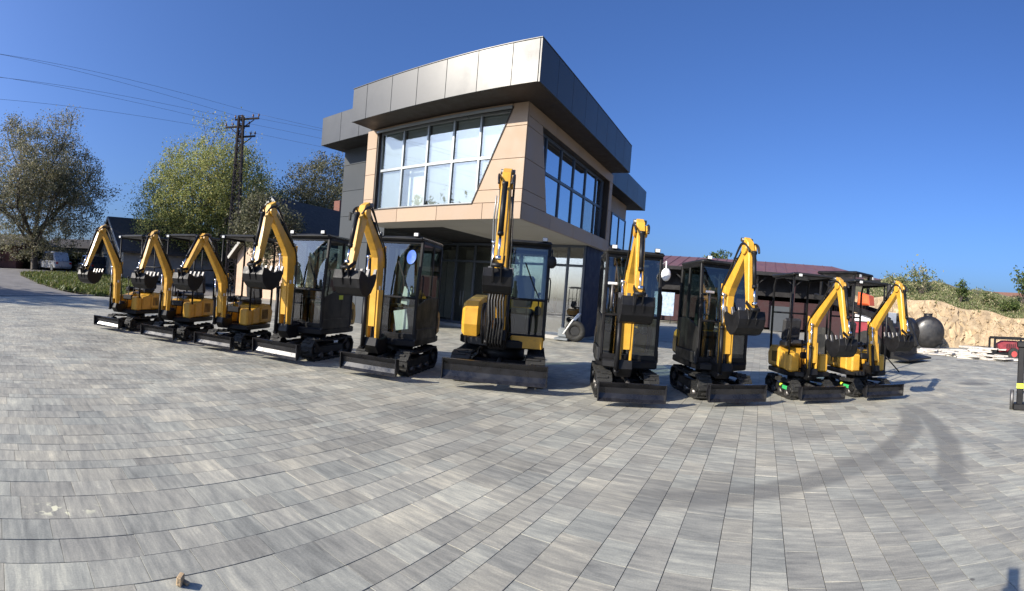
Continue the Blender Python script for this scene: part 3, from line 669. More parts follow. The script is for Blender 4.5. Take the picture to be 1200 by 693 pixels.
for a, b in ((7.18, 7.48), (7.62, 7.98), (11.3, 11.75), (12.25, 12.7), (12.75, 12.98)):
    pts = [(a + (b - a) * k / 10, 16.75 + (.035 if k % 2 else -.035)) for k in range(11)]
    mb = MB(); zl = .95 if b < 9 else .3
    mb.add([b_at(p[1], p[0], zl) for p in pts] + [b_at(p[1], p[0], 3.2) for p in pts], [(k, k + 1, 12 + k, 11 + k) for k in range(10)])
    mb.build('curtain', M_CURT, shop, fix=False)
for l in (8.6, 9.4, 10.5):          # pale wall behind the left part of the shop front
    pass
bbox('inner_wall', M_SOFF, 17.3, 17.4, 9.5, 13.0, .13, 3.4)

# ------------------------------------------------------------------ long open shed behind the yard
shed = empty('open_shed', RL(45, 0), math.pi / 2 - AX, 'long dark open fronted shed with faded maroon sheet roof', 'shed')
S0, S1 = -10.3, 24.0
mb = MB(); mb.add([(-.9, S0 - .9, 5.3), (-.9, S1, 5.3), (6, S1, 6.95), (6, S0 + 3.2, 6.95), (12.5, S1, 5.3), (12.5, S0 - .9, 5.3)],
                  [(0, 1, 2, 3), (3, 2, 4, 5), (0, 3, 5)])
mb.add([(-.9, S0 - .9, 5.22), (-.9, S1, 5.22), (12.5, S1, 5.22), (12.5, S0 - .9, 5.22)], [(0, 1, 2, 3)])
roof = mb.build('roof', M_ROOFM, shed)
y = S0 + 3.3
while y < S1:
    mb = MB(); mb.beam((-.9, y, 5.325), (6, y, 6.975), .05, .04); y += 1.0
    mb.build('roof_rib', M_ROOFM, roof, fix=False)
mb = MB(); mb.box((-.93, (S0 + S1) / 2 - .4, 5.15), (.06, S1 - S0 + .9, .32)); mb.build('fascia', M_SHED, shed, fix=False)
mb = MB(); mb.box((11.8, (S0 + S1) / 2, 2.6), (.15, S1 - S0, 5.2)); mb.build('back_wall', M_SHED, shed, fix=False)
mb = MB(); mb.box((6, S0 + .05, 3.4), (11.6, .12, 3.5)); mb.build('side_wall', M_SHED, shed, fix=False)
mb = MB(); mb.box((1.5, (S0 + S1) / 2, 4.2), (.15, S1 - S0, 2.0)); mb.build('upper_wall', M_SHED, shed, fix=False)
mb = MB(); mb.box((2.2, 2.0, 1.5), (.12, 17.5, 2.6), .01); mb.build('maroon_wall', M_MAROON, shed, fix=False)
for y in (-9.8, -6.3, -2.8, .6, 4.1, 7.6, 11.0, 14.5, 18.0, 21.5):
    mb = MB(); mb.box((-.2, y, 2.6), (.22, .22, 5.2), .02); mb.build('post', M_MAROON if y in (-2.8, 7.6) else M_SHED, shed, fix=False)
for y in (-9.8, -6.3, -2.8, .6, 4.1, 7.6, 11.0):
    for a, b in (((-.2, y, 4.1), (-.85, y, 5.1)), ((-.2, y, 4.2), (-.2, y + 1.1, 5.1)), ((-.2, y, 4.2), (-.2, y - 1.1, 5.1))):
        mb = MB(); mb.beam(a, b, .10, .10); mb.build('brace', M_SHED, shed, fix=False)
# things kept under the shed roof
def place(name, pos, rz, label, cat, group=None): return empty(name, pos, rz, label, cat, group)
t = place('sheet_stack', polar(915, 43), R_(60), 'pale grey sheet stack leaning by the maroon shed wall', 'sheet stack')
for k in range(4):
    mb = MB(); mb.box((k * .09, 0, 1.15), (.05, 1.7 - k * .1, 2.2), .01, Matrix.Rotation(.12, 3, 'Y')); mb.build('sheet', M_GWALL, t, fix=False)
t = place('notice_board', polar(778, 44), R_(60), 'pale blue printed notice board under the shed roof', 'board')
mb = MB(); mb.box((0, 0, 1.75), (.06, 1.9, 2.1), .01); mb.build('board', mat('pale_blue_print', (0.30, 0.38, 0.48), 0.6, vary=0.45, scale=3), t, fix=False)
for y in (-.7, .7): mb = MB(); mb.box((.05, y, .9), (.06, .08, 1.8)); mb.build('stand_leg', M_BLK, t, fix=False)

# ------------------------------------------------------------------ houses beyond the road
M_PEACH = mat('peach_plaster', (0.50, 0.36, 0.26), 0.85, vary=0.15, scale=1.5)
M_PLASTD = mat('weathered_plaster', (0.27, 0.255, 0.225), 0.9, vary=0.25, scale=1.5, bump=0.2)
def house(name, pos, rz, wx, wy, eave, ridge, wall, roofm, label, cat='house', wins=(), chim=False):
    h = empty(name, pos, rz, label, cat)
    mb = MB(); mb.prism([(-wy / 2, 0), (wy / 2, 0), (wy / 2, eave), (0, ridge - .1), (-wy / 2, eave)], -wx / 2, wx / 2); mb.build('wall', wall, h)
    mb = MB(); e = .45; s = (ridge - eave) / (wy / 2)
    for sg in (-1, 1):
        mb.prism([(0, ridge), (0, ridge + .16), (sg * (wy / 2 + e), eave - e * s + .16), (sg * (wy / 2 + e), eave - e * s)], -wx / 2 - .5, wx / 2 + .5)
    rf = mb.build('roof', roofm, h)
    for sx in (-1, 1):
        for sg in (-1, 1):
            mb = MB(); mb.beam((sx * (wx / 2 + .52), 0, ridge + .05), (sx * (wx / 2 + .52), sg * (wy / 2 + e), eave - e * s + .05), .05, .22); mb.build('verge_board', M_WPLAST, rf, fix=False)
    if chim: mb = MB(); mb.box((wx * .2, .3, ridge + .3), (.6, .6, 1.3), .02); mb.build('chimney', M_BRICKR, rf, fix=False)
    for side, u, z, w, hh in wins:
        mb = MB()
        if side in ('x+', 'x-'):
            s_ = 1 if side == 'x+' else -1
            mb.box((s_ * (wx / 2 + .01), u, z), (.10, w, hh), .01); f = mb.build('window', M_WPLAST, h, fix=False)
            mb = MB(); mb.box((s_ * (wx / 2 + .045), u, z), (.05, w - .16, hh - .16)); mb.build('pane', M_CARD, f, fix=False)
        else:
            s_ = 1 if side == 'y+' else -1
            mb.box((u, s_ * (wy / 2 + .01), z), (w, .10, hh), .01); f = mb.build('window', M_WPLAST, h, fix=False)
            mb = MB(); mb.box((u, s_ * (wy / 2 + .045), z), (w - .16, .05, hh - .16)); mb.build('pane', M_CARD, f, fix=False)
    return h
p = polar(318, 32) + Vector((.37, .93, 0)) * 4.5
house('cottage', p, R_(68), 9.0, 8.0, 3.0, 6.5, M_PEACH, M_ROOFG, 'peach coloured cottage with steep grey gable roof behind the canopy excavators', wins=(('x-', -2.3, 1.7, 1.1, 1.3), ('x-', 1.3, 1.7, 1.1, 1.3), ('x-', 0, 4.6, .9, 1.0), ('y+', -2, 1.6, 1.1, 1.3)), chim=True)
p = polar(166, 46) + Vector((1.45, .5, 0)); p.z = gz(p.x, p.y)
house('gable_house', p, R_(62), 9.0, 8.0, 2.5, 5.3, M_PLASTD, M_ROOFG, 'grey plastered gabled house with dark roof behind the leftmost excavator', wins=(('x-', -1.8, 1.6, 1.2, 1.3), ('x-', 1.8, 1.6, 1.2, 1.3), ('x-', 0, 3.9, .9, .9)))
p = polar(98, 60); p.z = gz(p.x, p.y)
house('low_house', p, R_(40), 7.0, 12.0, 2.4, 3.6, M_WPLAST, M_ROOFG, 'low pale house under the big tree across the road', wins=(('x-', -3, 1.4, 1.2, 1.2), ('x-', 0, 1.4, 1.2, 1.2), ('x-', 3, 1.4, 1.2, 1.2)))
p = polar(8, 56); p.z = gz(p.x, p.y)
house('brick_house', p, R_(30), 7.0, 9.0, 2.4, 3.6, M_BRICKR, M_ROOFG, 'small red brick house at the far left edge', wins=(('x-', -2.2, 1.3, 1.0, 1.1), ('x-', .2, 1.3, 1.0, 1.1), ('x-', 2.4, 1.3, 1.0, 1.1)))
p = polar(1204, 70)
house('red_roof_house', p + Vector((0, 0, 1.5)), R_(120), 12, 8, 2.2, 4.9, M_PLAST, mat('red_tiles', (0.17, 0.085, 0.06), 0.85, vary=0.3, scale=5), 'distant house with reddish tiled roof above the bank at the right edge', wins=(('x-', 0, 1.4, 1.1, 1.1),))

# ------------------------------------------------------------------ trees
def tree(name, pos, H, rx, zlow, trunk_r, leafm, nleaf, lsize, label, levels=4, cat='tree', seed=1, spread=1.0, clump=.45, group=None, trunk_h=0.22, nl0=8, lean=(0, 0), fill=.6, bare=False):
    """tapered trunk, forking limbs kept inside an uneven crown, leaf-sized faces in clumps round the twigs"""
    t = empty(name, pos, 0, label, cat, group); r_ = random.Random(seed); g_ = np.random.default_rng(seed)
    tk = MB(); br = MB(); tips = []; zc = (H + zlow) / 2; rz = (H - zlow) / 2
    lob = [(r_.uniform(0, 6.28), r_.uniform(-.6, .9), r_.uniform(.05, .15)) for _ in range(9)]
    def inside(p):                   # crown: ellipsoid with lobes and dents
        q = Vector(((p[0] - lean[0] * (p[2] - zc) / rz) / rx, (p[1] - lean[1]) / rx, (p[2] - zc) / rz)); d = q.length
        if d < 1e-6: return 0.0
        q /= d; k = 1.0
        for i, (a, e, w) in enumerate(lob):
            c = q.x * math.cos(a) * math.cos(e) + q.y * math.sin(a) * math.cos(e) + q.z * math.sin(e)
            k += (w if i % 2 else -w) * max(0, c) ** 6
        return d / k
    def grow(p, d, ln, rad, lv):
        n = 4; pts = [p]; dd = d.copy()
        for k in range(n):
            dd = (dd + Vector((r_.gauss(0, .13), r_.gauss(0, .13), r_.gauss(.03, .08)))).normalized(); pts.append(pts[-1] + dd * ln / n)
            if lv > 0 and inside(pts[-1]) > 1.0 + (.08 if lv > 2 else 0) and pts[-1].z > zlow: break
        rs = [rad * (1 - .5 * k / n) for k in range(len(pts))]
        (tk if lv == 0 else br).tube(pts, rs, 7 if lv < 2 else (4 if lv < 3 else 3), caps=False)
        if lv >= levels: tips.append(pts[-1]); tips.append(pts[len(pts) // 2]); return
        if lv >= 2: tips.append(pts[-1])
        for k in range(nl0 if lv == 0 else r_.choice([3, 4, 4])):
            if lv == 0:
                a = 2 * math.pi * (k + r_.random() * .7) / nl0; up = r_.uniform(.25, 1.6)
                nd = Vector((math.cos(a) * spread, math.sin(a) * spread, up)).normalized(); q = pts[r_.choice([2, 3, 4, 4])]; l2 = (H - trunk_h * H) * r_.uniform(.38, .56)
            else:
                q = pts[-1] if k == 0 else pts[r_.randrange(1, len(pts))]
                ax = dd.cross(Vector((r_.gauss(0, 1), r_.gauss(0, 1), r_.gauss(0, 1)))).normalized()
                nd = (Matrix.Rotation(r_.uniform(.35, .95), 3, ax) @ dd); nd.z += .10; nd.normalize(); l2 = ln * r_.uniform(.5, .74)
            grow(q, nd, l2, max(.012, rad * (.42 if lv == 0 else .5)), lv + 1)
    grow(Vector((0, 0, 0)), Vector((0, 0, 1)), H * trunk_h * 1.6, trunk_r, 0)
    tk.build('trunk', M_BARK, t, fix=False); br.build('limb', M_BARK, t, fix=False)
    T = np.array([tuple(q) for q in tips])
    n1 = int(nleaf * (1 - fill)); P1 = T[g_.integers(0, len(T), n1)] + g_.normal(size=(n1, 3)) * clump
    # sprays: short drooping runs of leaves through the crown volume, thick near its outside
    C = []
    while len(C) < max(30, int(nleaf * fill / 38)):
        v = Vector((r_.gauss(0, 1), r_.gauss(0, 1), r_.gauss(0, 1))).normalized(); k = r_.random() ** .40
        p = Vector((v.x * rx * k, v.y * rx * k + lean[1], zc + v.z * rz * k)); p.x += lean[0] * v.z * k
        if inside(p) < 1.0: C.append(tuple(p))
    C = np.array(C); n2 = nleaf - n1; ii = g_.integers(0, len(C), n2)
    D = g_.normal(size=(len(C), 3)); D[:, 2] = -np.abs(D[:, 2]) * .4; D *= clump * 1.1
    P2 = C[ii] + D[ii] * g_.uniform(-1, 1, (n2, 1)) + g_.normal(size=(n2, 3)) * clump * .42
    P = np.concatenate([P1, P2]); P = P[P[:, 2] > .4]
    A, B = rand_axes(len(P), lsize); quads('crown', P, A, B, leafm, t)
    return t
p = polar(40, 48); p.z = gz(p.x, p.y)
tree('roadside_tree', p, 13.9, 6.6, .6, .40, M_LEAF_BRN, 90000, .080, 'large half bare brownish tree beside the road at the far left', seed=3, clump=.42, spread=.9, nl0=10, trunk_h=.15, levels=4)
p = polar(232, 44)
tree('roadside_tree', p, 13.2, 6.3, 2.0, .30, M_LEAF_YEL, 80000, .080, 'yellow green autumn tree standing behind the utility pole', seed=5, clump=.45, spread=.85, nl0=9, trunk_h=.14, lean=(.9, 0), fill=.7)
p = polar(371, 46)
tree('roadside_tree', p, 13.4, 4.9, 2.0, .28, M_LEAF_GRY, 60000, .080, 'grey green tree between the cottage and the office building', seed=8, clump=.42, spread=.75, nl0=9, trunk_h=.18, fill=.7)
p = polar(304, 29.5)
tree('garden_tree', p, 6.5, 1.9, 2.6, .11, M_LEAF_GRY, 15000, .07, 'small dark green tree before the gable of the peach coloured cottage', seed=17, clump=.26, spread=.8, trunk_h=.3, fill=.75)
tree('roadside_tree', Vector((-31, 4, gz(-31, 4))), 9.0, 3.6, 2.8, .2, M_LEAF_BRN, 5000, .2, 'brownish tree just outside the left edge whose shadow falls on the road', seed=12, clump=.5)
p = polar(290, 62)
tree('background_tree', p, 11.5, 6.5, 2, .25, M_LEAF_GRY, 14000, .16, 'dull green tree far behind the yellow green one', seed=21, clump=.6, trunk_h=.15)
p = polar(842, 66)
tree('background_tree', p, 9.9, 1.7, 5.5, .2, M_LEAF_GRN, 4000, .13, 'small dark tree top showing above the shed roof left of the tall boom', seed=31, clump=.32, trunk_h=.45, spread=.5, levels=3)
p = polar(868, 70)
tree('background_tree', p, 9.0, 1.9, 5.0, .2, M_LEAF_GRN, 4000, .13, 'small tree top above the shed roof right beside the tall boom', seed=33, clump=.32, trunk_h=.45, spread=.5, levels=3)
# dark hedge across the road
def hedge(name, pts, h, w, n, ls, leafm, label, cat='hedge'):
    P = []
    for i in range(n):
        k = rnd.randrange(len(pts) - 1); u = rnd.random(); a, b = pts[k], pts[k + 1]; q = a.lerp(b, u)
        hh = h * (.75 + .35 * math.sin(q.x * 1.3) * math.sin(q.y * .9 + 1))
        P.append((q.x + rnd.gauss(0, w / 2), q.y + rnd.gauss(0, w / 2), gz(q.x, q.y) + hh * rnd.random() ** .8))
    P = np.array(P); A, B = rand_axes(n, ls); t = empty(name, pts[0], 0, label, cat)
    quads('foliage', P - np.array(tuple(pts[0])), A, B, leafm, t)
    for k in range(12):
        q = pts[0].lerp(pts[-1], (k + .5) / 12); mb = MB(); mb.tube([(q.x - pts[0].x, q.y - pts[0].y, gz(q.x, q.y)), (q.x - pts[0].x + .2, q.y - pts[0].y, gz(q.x, q.y) + h * .8)], [.06, .03], 5); mb.build('stem', M_BARK, t, fix=False)
    return t
hedge('hedge', [polar(-60, 53), polar(40, 53), polar(128, 53)], 2.6, 1.6, 12000, .16, M_LEAF_DRK, 'dark hedge under the big tree across the road')
hedge('hedge', [polar(165, 56), polar(250, 52), polar(345, 52)], 4.6, 2.0, 8000, .24, M_LEAF_DRK, 'dark hedge behind the canopy excavators and the cottage')

# grass island by the road
gi = [polar(22, 37), polar(45, 30), polar(75, 26), polar(110, 24.5), polar(150, 24), polar(165, 30), polar(150, 42), polar(105, 44), polar(60, 41)]
mb = MB(); mb.add([(q.x, q.y, gz(q.x, q.y) + .04) for q in gi] + [(sum(q.x for q in gi) / 9, sum(q.y for q in gi) / 9, gz(-24, 25) + .25)], [(i, (i + 1) % 9, 9) for i in range(9)])
tag(mb.build('grass_verge', M_EARTH, fix=False), kind='structure')
cc = np.array([sum(q.x for q in gi) / 9, sum(q.y for q in gi) / 9]); gp = []
while len(gp) < 14000:
    k = rnd.randrange(9); a, b = gi[k], gi[(k + 1) % 9]; u, v = rnd.random(), rnd.random() ** .6
    q = a.lerp(b, u); x = cc[0] + (q.x - cc[0]) * v; y = cc[1] + (q.y - cc[1]) * v
    gp.append((x, y, gz(x, y) + .04 + .2 * (1 - v) + rnd.uniform(.0, .16)))
P = np.array(gp); A, B = rand_axes(len(P), .09); A[:, 2] = np.abs(A[:, 2]) + .08
tag(quads('grass', P, A, B, M_GRASS), kind='stuff')

# ------------------------------------------------------------------ sand bank with scrub on the right
def bank_z(s, v):                    # s: photo column, v: metres behind the toe
    top = 3.35 - 1.15 * max(0, min(1, (s - 1075) / 130)) + .12 * math.sin(s * .11)
    face = 3.4
    if v < face:
        z = top * (v / face) ** .85
        z += .10 * math.sin(s * .35 + v * 1.3) * math.sin(v * 1.9) * min(1, v)
    else: z = top + .22 * (v - face) * (1 if v < 12 else .9) ** 1 if v < 14 else top + .22 * (14 - face)
    return z
def bank_pt(s, v):
    d0 = 33.5 + .8 * math.sin(s * .05); q = polar(s, d0 + v); return Vector((q.x, q.y, bank_z(s, v) - .03))
ss = [1000 + k * 3 for k in range(120)]; vv = [0, .25, .6, 1, 1.4, 1.8, 2.2, 2.6, 3, 3.4, 3.6, 4.2, 5.5, 7.5, 10, 14, 22, 40]
mb = MB()
for s in ss:
    for v in vv:
        q = bank_pt(s, v)
        if 0 < v < 3.4: q += Vector((rnd.gauss(0, .13), rnd.gauss(0, .13), rnd.gauss(0, .10)))
        mb.v.append(tuple(q))
n = len(vv)
for i in range(len(ss) - 1):
    for j in range(n - 1): mb.f.append((i * n + j, (i + 1) * n + j, (i + 1) * n + j + 1, i * n + j + 1)); mb.sm.append(False)
me = mb.mesh('sand_bank', M_SAND); me.materials.append(M_EARTH)
for pl in me.polygons:
    if pl.index % (n - 1) >= 10: pl.material_index = 1
ob = link('sand_bank', me); ob['kind'] = 'structure'
# stones and clods bedded in the sand face: real lumps joined
mb = MB()
for k in range(1500):
    s = rnd.uniform(1030, 1340); v = 3.3 * rnd.random(); q = bank_pt(s, v); r = rnd.uniform(.025, .06) if k % 6 else rnd.uniform(.06, .15)
    mb.ball(q + Vector((0, 0, r * .2)), r, 5, (1, rnd.uniform(.7, 1.3), rnd.uniform(.5, .9)))
tag(mb.build('clods', M_SAND, fix=False), kind='stuff')
P = []
while len(P) < 30000:
    s = rnd.uniform(1010, 1330); v = 3.3 + 9 * rnd.random() ** 1.3; q = bank_pt(s, v)
    hgt = (.20 + .36 * min(1, max(0, (v - 3.6) / 2.5))) * (.6 + .5 * math.sin(s * .21) * math.sin(v * .8 + s * .07))
    P.append((q.x, q.y, q.z + max(.05, hgt) * rnd.random() - (.18 if v < 3.5 else 0)))
P = np.array(P); A, B = rand_axes(len(P), .075); A[:, 2] = np.abs(A[:, 2]) * 1.5
tag(quads('scrub', P, A, B, M_LEAF_SCR), kind='stuff')
def bush(name, s, v, r, h, n, lm, label, ls=.09, dens=1.0, cat='bush', group=None):
    q = bank_pt(s, v); t = empty(name, q, 0, label, cat, group); mb = MB(); pts = []
    for k in range(9):
        a = rnd.uniform(0, 6.28); e = Vector((math.cos(a) * r * rnd.uniform(.2, .9), math.sin(a) * r * rnd.uniform(.2, .9), h * rnd.uniform(.55, 1)))
        m_ = e * .5 + Vector((rnd.gauss(0, .1), rnd.gauss(0, .1), .15)); mb.tube([(0, 0, -.1), m_, e], [.035, .022, .008], 4, caps=False)
        for f in (.45, .6, .75, .9, 1.0): pts.append(m_.lerp(e, (f - .4) / .6))
    mb.build('stem', M_BARK, t, fix=False)
    T = np.array([tuple(p_) for p_ in pts]); P = T[NR.integers(0, len(T), n)] + NR.normal(size=(n, 3)) * r * .17 * dens
    A, B = rand_axes(n, ls); quads('foliage', P, A, B, lm, t); return t
bush('shrub', 1079, 6, 1.7, 2.3, 520, M_LEAF_SCR, 'tall wispy shrub rising over the bank above the black tank', .11, 1.1, group=None)
bush('shrub', 1125, 6, .9, 1.6, 700, M_LEAF_GRN, 'small dark round bush on top of the sand bank')
bush('shrub', 1197, 9, 1.5, 3.3, 700, M_LEAF_GRN, 'taller ragged shrub at the right edge above the bank', .13)
bush('shrub', 1160, 6, 1.2, 1.0, 800, M_LEAF_SCR, 'low spreading shrub on the right part of the bank')
bush('shrub', 1185, 5, 1.3, 1.0, 900, M_LEAF_GRN, 'green shrub below the ragged one on the bank')
bush('shrub', 1050, 6, 1.6, 1.1, 1100, M_LEAF_SCR, 'olive shrub on the bank behind the rightmost canopy excavator')

# ------------------------------------------------------------------ excavators
TYPES = {
 'micro': dict(bw=.88, bh=.24, bz=.07, bf=.98, tl=1.25, gw=.86, tw=.19, th=.34, fz=.40),
 'cab':   dict(bw=1.0, bh=.28, bz=.08, bf=1.25, tl=1.60, gw=.98, tw=.24, th=.42, fz=.48),
 'big':   dict(bw=1.62, bh=.33, bz=.13, bf=1.50, tl=2.05, gw=1.55, tw=.32, th=.50, fz=.60)}
def lerp2(a, b, t): return (a[0] + (b[0] - a[0]) * t, a[1] + (b[1] - a[1]) * t)
def track(root, sx, d, hub):
    cx = sx * (d['gw'] / 2 - d['tw'] / 2); R = d['th'] / 2; half = d['tl'] / 2 - R; zc = R
    def loop(s, off):               # s in [0,1) round the belt
        L1 = 2 * half; L2 = math.pi * R; tot = 2 * (L1 + L2); q = s * tot
        if q < L1: y, z, ny, nz = -half + q, 0, 0, -1
        elif q < L1 + L2: a = (q - L1) / R; ny, nz = math.sin(a), -math.cos(a); y, z = half + R * ny, R + R * nz
        elif q < 2 * L1 + L2: y, z, ny, nz = half - (q - L1 - L2), 2 * R, 0, 1
        else: a = (q - 2 * L1 - L2) / R; ny, nz = -math.sin(a), math.cos(a); y, z = -half + R * ny, R + R * nz
        if nz > .9: z -= .025 * math.sin(math.pi * (y + half) / (2 * half))    # sag of the upper run
        return Vector((0, y + ny * off, z + nz * off)), Vector((0, ny, nz))
    mb = MB(); n = 40; w = d['tw'] / 2; vs = []; fs = []
    for k in range(n):
        for off, xx in ((-.012, -w), (-.012, w), (-.045, w), (-.045, -w)):
            p, _ = loop(k / n, off); vs.append((cx + xx, p.y, p.z))
    for k in range(n):
        a, b = k * 4, ((k + 1) % n) * 4
        for i in range(4): fs.append((a + i, a + (i + 1) % 4, b + (i + 1) % 4, b + i))
    mb.add(vs, fs); t = mb.build('track', M_RUB, root); mb = MB()
    ng = int(2 * (2 * half + math.pi * R) / .085)
    for k in range(ng):             # grouser bars, staggered left and right
        p, nn = loop((k + .5) / ng, -.006)
        m = Matrix(((1, 0, 0), (0, nn.z, nn.y), (0, -nn.y, nn.z)))
        mb.box((cx + (w * .26 if k % 2 else -w * .26), p.y, p.z), (w * 1.45, .038, .026), .006, m)
    tag(mb.build('grouser', M_RUB, t, fix=False), kind='stuff')
    mb = MB()
    mb.box((cx, 0, zc - .02), (d['tw'] * .55, half * 2 * .92, R * .75), .02); mb.build('track_frame', M_GRY, t)
    for nm, y, rr in (('sprocket', -half, R - .06), ('idler', half, R - .065)):
        mb = MB(); mb.cyl((cx - w * .55, y, zc), (cx + w * .55, y, zc), rr, 16); mb.cyl((cx + sx * w * .5, y, zc), (cx + sx * w * .85, y, zc), rr * .55, 12)
        if nm == 'sprocket':
            for k in range(11):
                a = 2 * math.pi * k / 11; mb.box((cx, y + math.cos(a) * rr, zc + math.sin(a) * rr), (w * .6, .035, .03), .004, Matrix.Rotation(a, 3, 'X'))
        for k in range(6):
            a = 2 * math.pi * k / 6; mb.cyl((cx + sx * w * .84, y + math.cos(a) * rr * .4, zc + math.sin(a) * rr * .4), (cx + sx * w * .92, y + math.cos(a) * rr * .4, zc + math.sin(a) * rr * .4), .014, 6)
        mb.build(nm, M_GRY, t)
    for k in range(3):
        y = -half * .62 + half * .62 * k; mb = MB(); mb.cyl((cx - w * .7, y, .085), (cx + w * .7, y, .085), .058, 10); mb.build('roller', M_STEEL, t)
    if hub:
        mb = MB(); mb.box((cx + sx * (w * .34), half * .45, zc + .005), (.05, .20, .07), .01); mb.build('tag_plate', M_GREEN, t)
        mb = MB(); mb.box((cx + sx * (w * .34), half * .02, zc + .03), (.05, .06, .05), .01); mb.build('tag_plate', M_LIME, t)
def cyl_pair(parent, a, b, r, frac=.55, x=0.0, barrel=M_BLK):
    """hydraulic ram between two points of the arm plane: barrel and rod"""
    A = Vector((x, a[0], a[1])); B = Vector((x, b[0], b[1])); c = A.lerp(B, frac)
    mb = MB(); mb.cyl(A, c, r, 12); mb.cyl(c - (c - A).normalized() * .05, c, r * 1.18, 12); mb.cyl(A + Vector((-r * 1.1, 0, 0)), A + Vector((r * 1.1, 0, 0)), r * .95, 10)
    mb.build('ram_barrel', barrel, parent)
    mb = MB(); mb.cyl(c, B, r * .52, 10); mb.cyl(B + Vector((-r, 0, 0)), B + Vector((r, 0, 0)), r * .85, 10); mb.build('ram_rod', M_CHROME, parent)
def arm(root, pose, kind, xb):
    k = {'micro': .82, 'cab': 1.0, 'big': 1.25}[kind]; W = {'micro': .10, 'cab': .13, 'big': .155}[kind]
    foot, knee, peak, tip = (Vector(pose[q]) for q in ('foot', 'knee', 'peak', 'tip'))
    X = lambda x, u, w: (x + xb, u, w)
    # swing bracket
    mb = MB(); fy, fz = foot
    mb.prism([(fy - .34 * k, fz - .17 * k), (fy - .05 * k, fz - .20 * k), (fy + .09 * k, fz - .06 * k), (fy + .06 * k, fz + .07 * k), (fy - .08 * k, fz + .05 * k), (fy - .34 * k, fz + .08 * k)], -W * .95, W * .95, .015, X)
    mb.cyl((xb - W, fy, fz), (xb + W, fy, fz), .05 * k, 12); mb.cyl((xb, fy - .27 * k, fz - .2 * k), (xb, fy - .27 * k, fz + .12 * k), .09 * k, 12)
    mb.build('swing_bracket', M_BLK, root)
    # boom: column, knee, upper run
    k1 = knee - (knee - foot) * .18; k2 = knee + (peak - knee) * .22; m1 = foot.lerp(knee, .18)
    line = [foot + (foot - knee).normalized() * .05 * k, foot, m1, foot.lerp(knee, .6), k1, knee + Vector((.015, -.01)), k2, knee.lerp(peak, .65), peak, peak + (peak - knee).normalized() * .06 * k]
    hw = [.05, .062, .085, .10, .112, .125, .100, .072, .055, .04]; hw = [h * k for h in hw]
    mb = MB(); mb.prism(strip(line[2:], hw[2:]), -W / 2, W / 2, .012, X)
    for s in (-1, 1): mb.prism(strip(line[:4], [h * .85 for h in hw[:4]]), s * W * .62 - .018 * k, s * W * .62 + .018 * k, .006, X)       # fork at the foot
    n_ = (peak - knee).normalized(); up = Vector((-n_.y, n_.x))
    if up.y < 0: up = -up
    br = knee + (knee - foot).normalized() * .03 + Vector((-.10 * k, .03 * k))
    for s in (-1, 1): mb.prism([tuple(knee + Vector((-.14 * k, -.20 * k))), tuple(knee + Vector((.03, -.05))), tuple(knee + Vector((.02, .10 * k))), tuple(br + Vector((-.05 * k, .10 * k)))], s * W * .40 - .016, s * W * .40 + .016, .005, X)
    boom = mb.build('boom', M_YEL, root)
    for s in (-1, 1):
        q = foot.lerp(knee, .62); mb = MB(); mb.box((xb + s * (W / 2 + .001), q.x, q.y), (.003, .055, .075)); mb.build('warning_label', M_WHITE, boom, fix=False)
        q = foot.lerp(knee, .40); mb = MB(); mb.box((xb + s * (W / 2 + .001), q.x, q.y), (.003, .05, .05)); mb.build('warning_label', M_BLK, boom, fix=False)
    # stick
    sd = (tip - peak).normalized(); sn = Vector((sd.y, -sd.x))            # sn points to the rear side of the stick
    if sn.x > 0: sn = -sn
    head = peak - sd * .17 * k + sn * .07 * k; top = peak - sd * .05 * k
    mb = MB()
    prof = [tuple(head + sn * .025), tuple(head - sd * .035 * k - sn * .03 * k), tuple(peak - sd * .10 * k - sn * .07 * k), tuple(peak + sd * .14 * k - sn * .10 * k), tuple(tip - sd * .12 * k - sn * .055 * k), tuple(tip + sd * .04 - sn * .045 * k), tuple(tip + sd * .045 + sn * .04 * k), tuple(tip - sd * .15 * k + sn * .05 * k), tuple(peak + sd * .14 * k + sn * .075 * k)]
    if kind == 'micro': pass
    mb.prism(prof, -W * .44, W * .44, .010, X)
    for s in (-1, 1): mb.prism([tuple(peak + Vector((math.cos(a), math.sin(a))) * .085 * k) for a in [i * math.pi / 6 for i in range(12)]], s * W * .62 - .014, s * W * .62 + .014, .004, X)
    stick = mb.build('stick', M_YEL, root)
    for q in (peak, head): mb = MB(); mb.cyl((xb - W * .72, q.x, q.y), (xb + W * .72, q.x, q.y), .033 * k, 10); mb.build('pivot_pin', M_STEEL, stick)
    # rams: boom ram ahead of the column, stick ram on the back of the boom, bucket ram on the front of the stick
    cyl_pair(boom, (foot.x + .10 * k, foot.y - .10 * k), tuple(knee.lerp(peak, .10) + Vector((.05 * k, -.10 * k))), .034 * k, .60, xb + W * .95)
    cyl_pair(boom, tuple(br + Vector((-.02, .03))), tuple(head), .034 * k, .62, xb)
    f1 = peak + sd * .10 * k - sn * .17 * k; f2 = tip - sd * .02 * k - sn * .15 * k; f2b = tip - sd * .2 * k - sn * .13 * k
    cyl_pair(stick, tuple(f1), tuple(f2b.lerp(f2, .5)), .032 * k, .70, xb)
    mb = MB()
    for s in (-1, 1):
        mb.beam((xb + s * W * .5, (tip - sd * .16 * k).x, (tip - sd * .16 * k).y), (xb + s * W * .5, f2.x, f2.y), .02, .055 * k, .004); mb.beam((xb + s * W * .36, f2.x, f2.y), (xb + s * W * .36, tip.x + .05 * k, tip.y - .13 * k), .02, .055 * k, .004)
    mb.cyl((xb - W * .58, f2.x, f2.y), (xb + W * .58, f2.x, f2.y), .026 * k, 8)
    mb.build('bucket_link', M_BLK, stick)
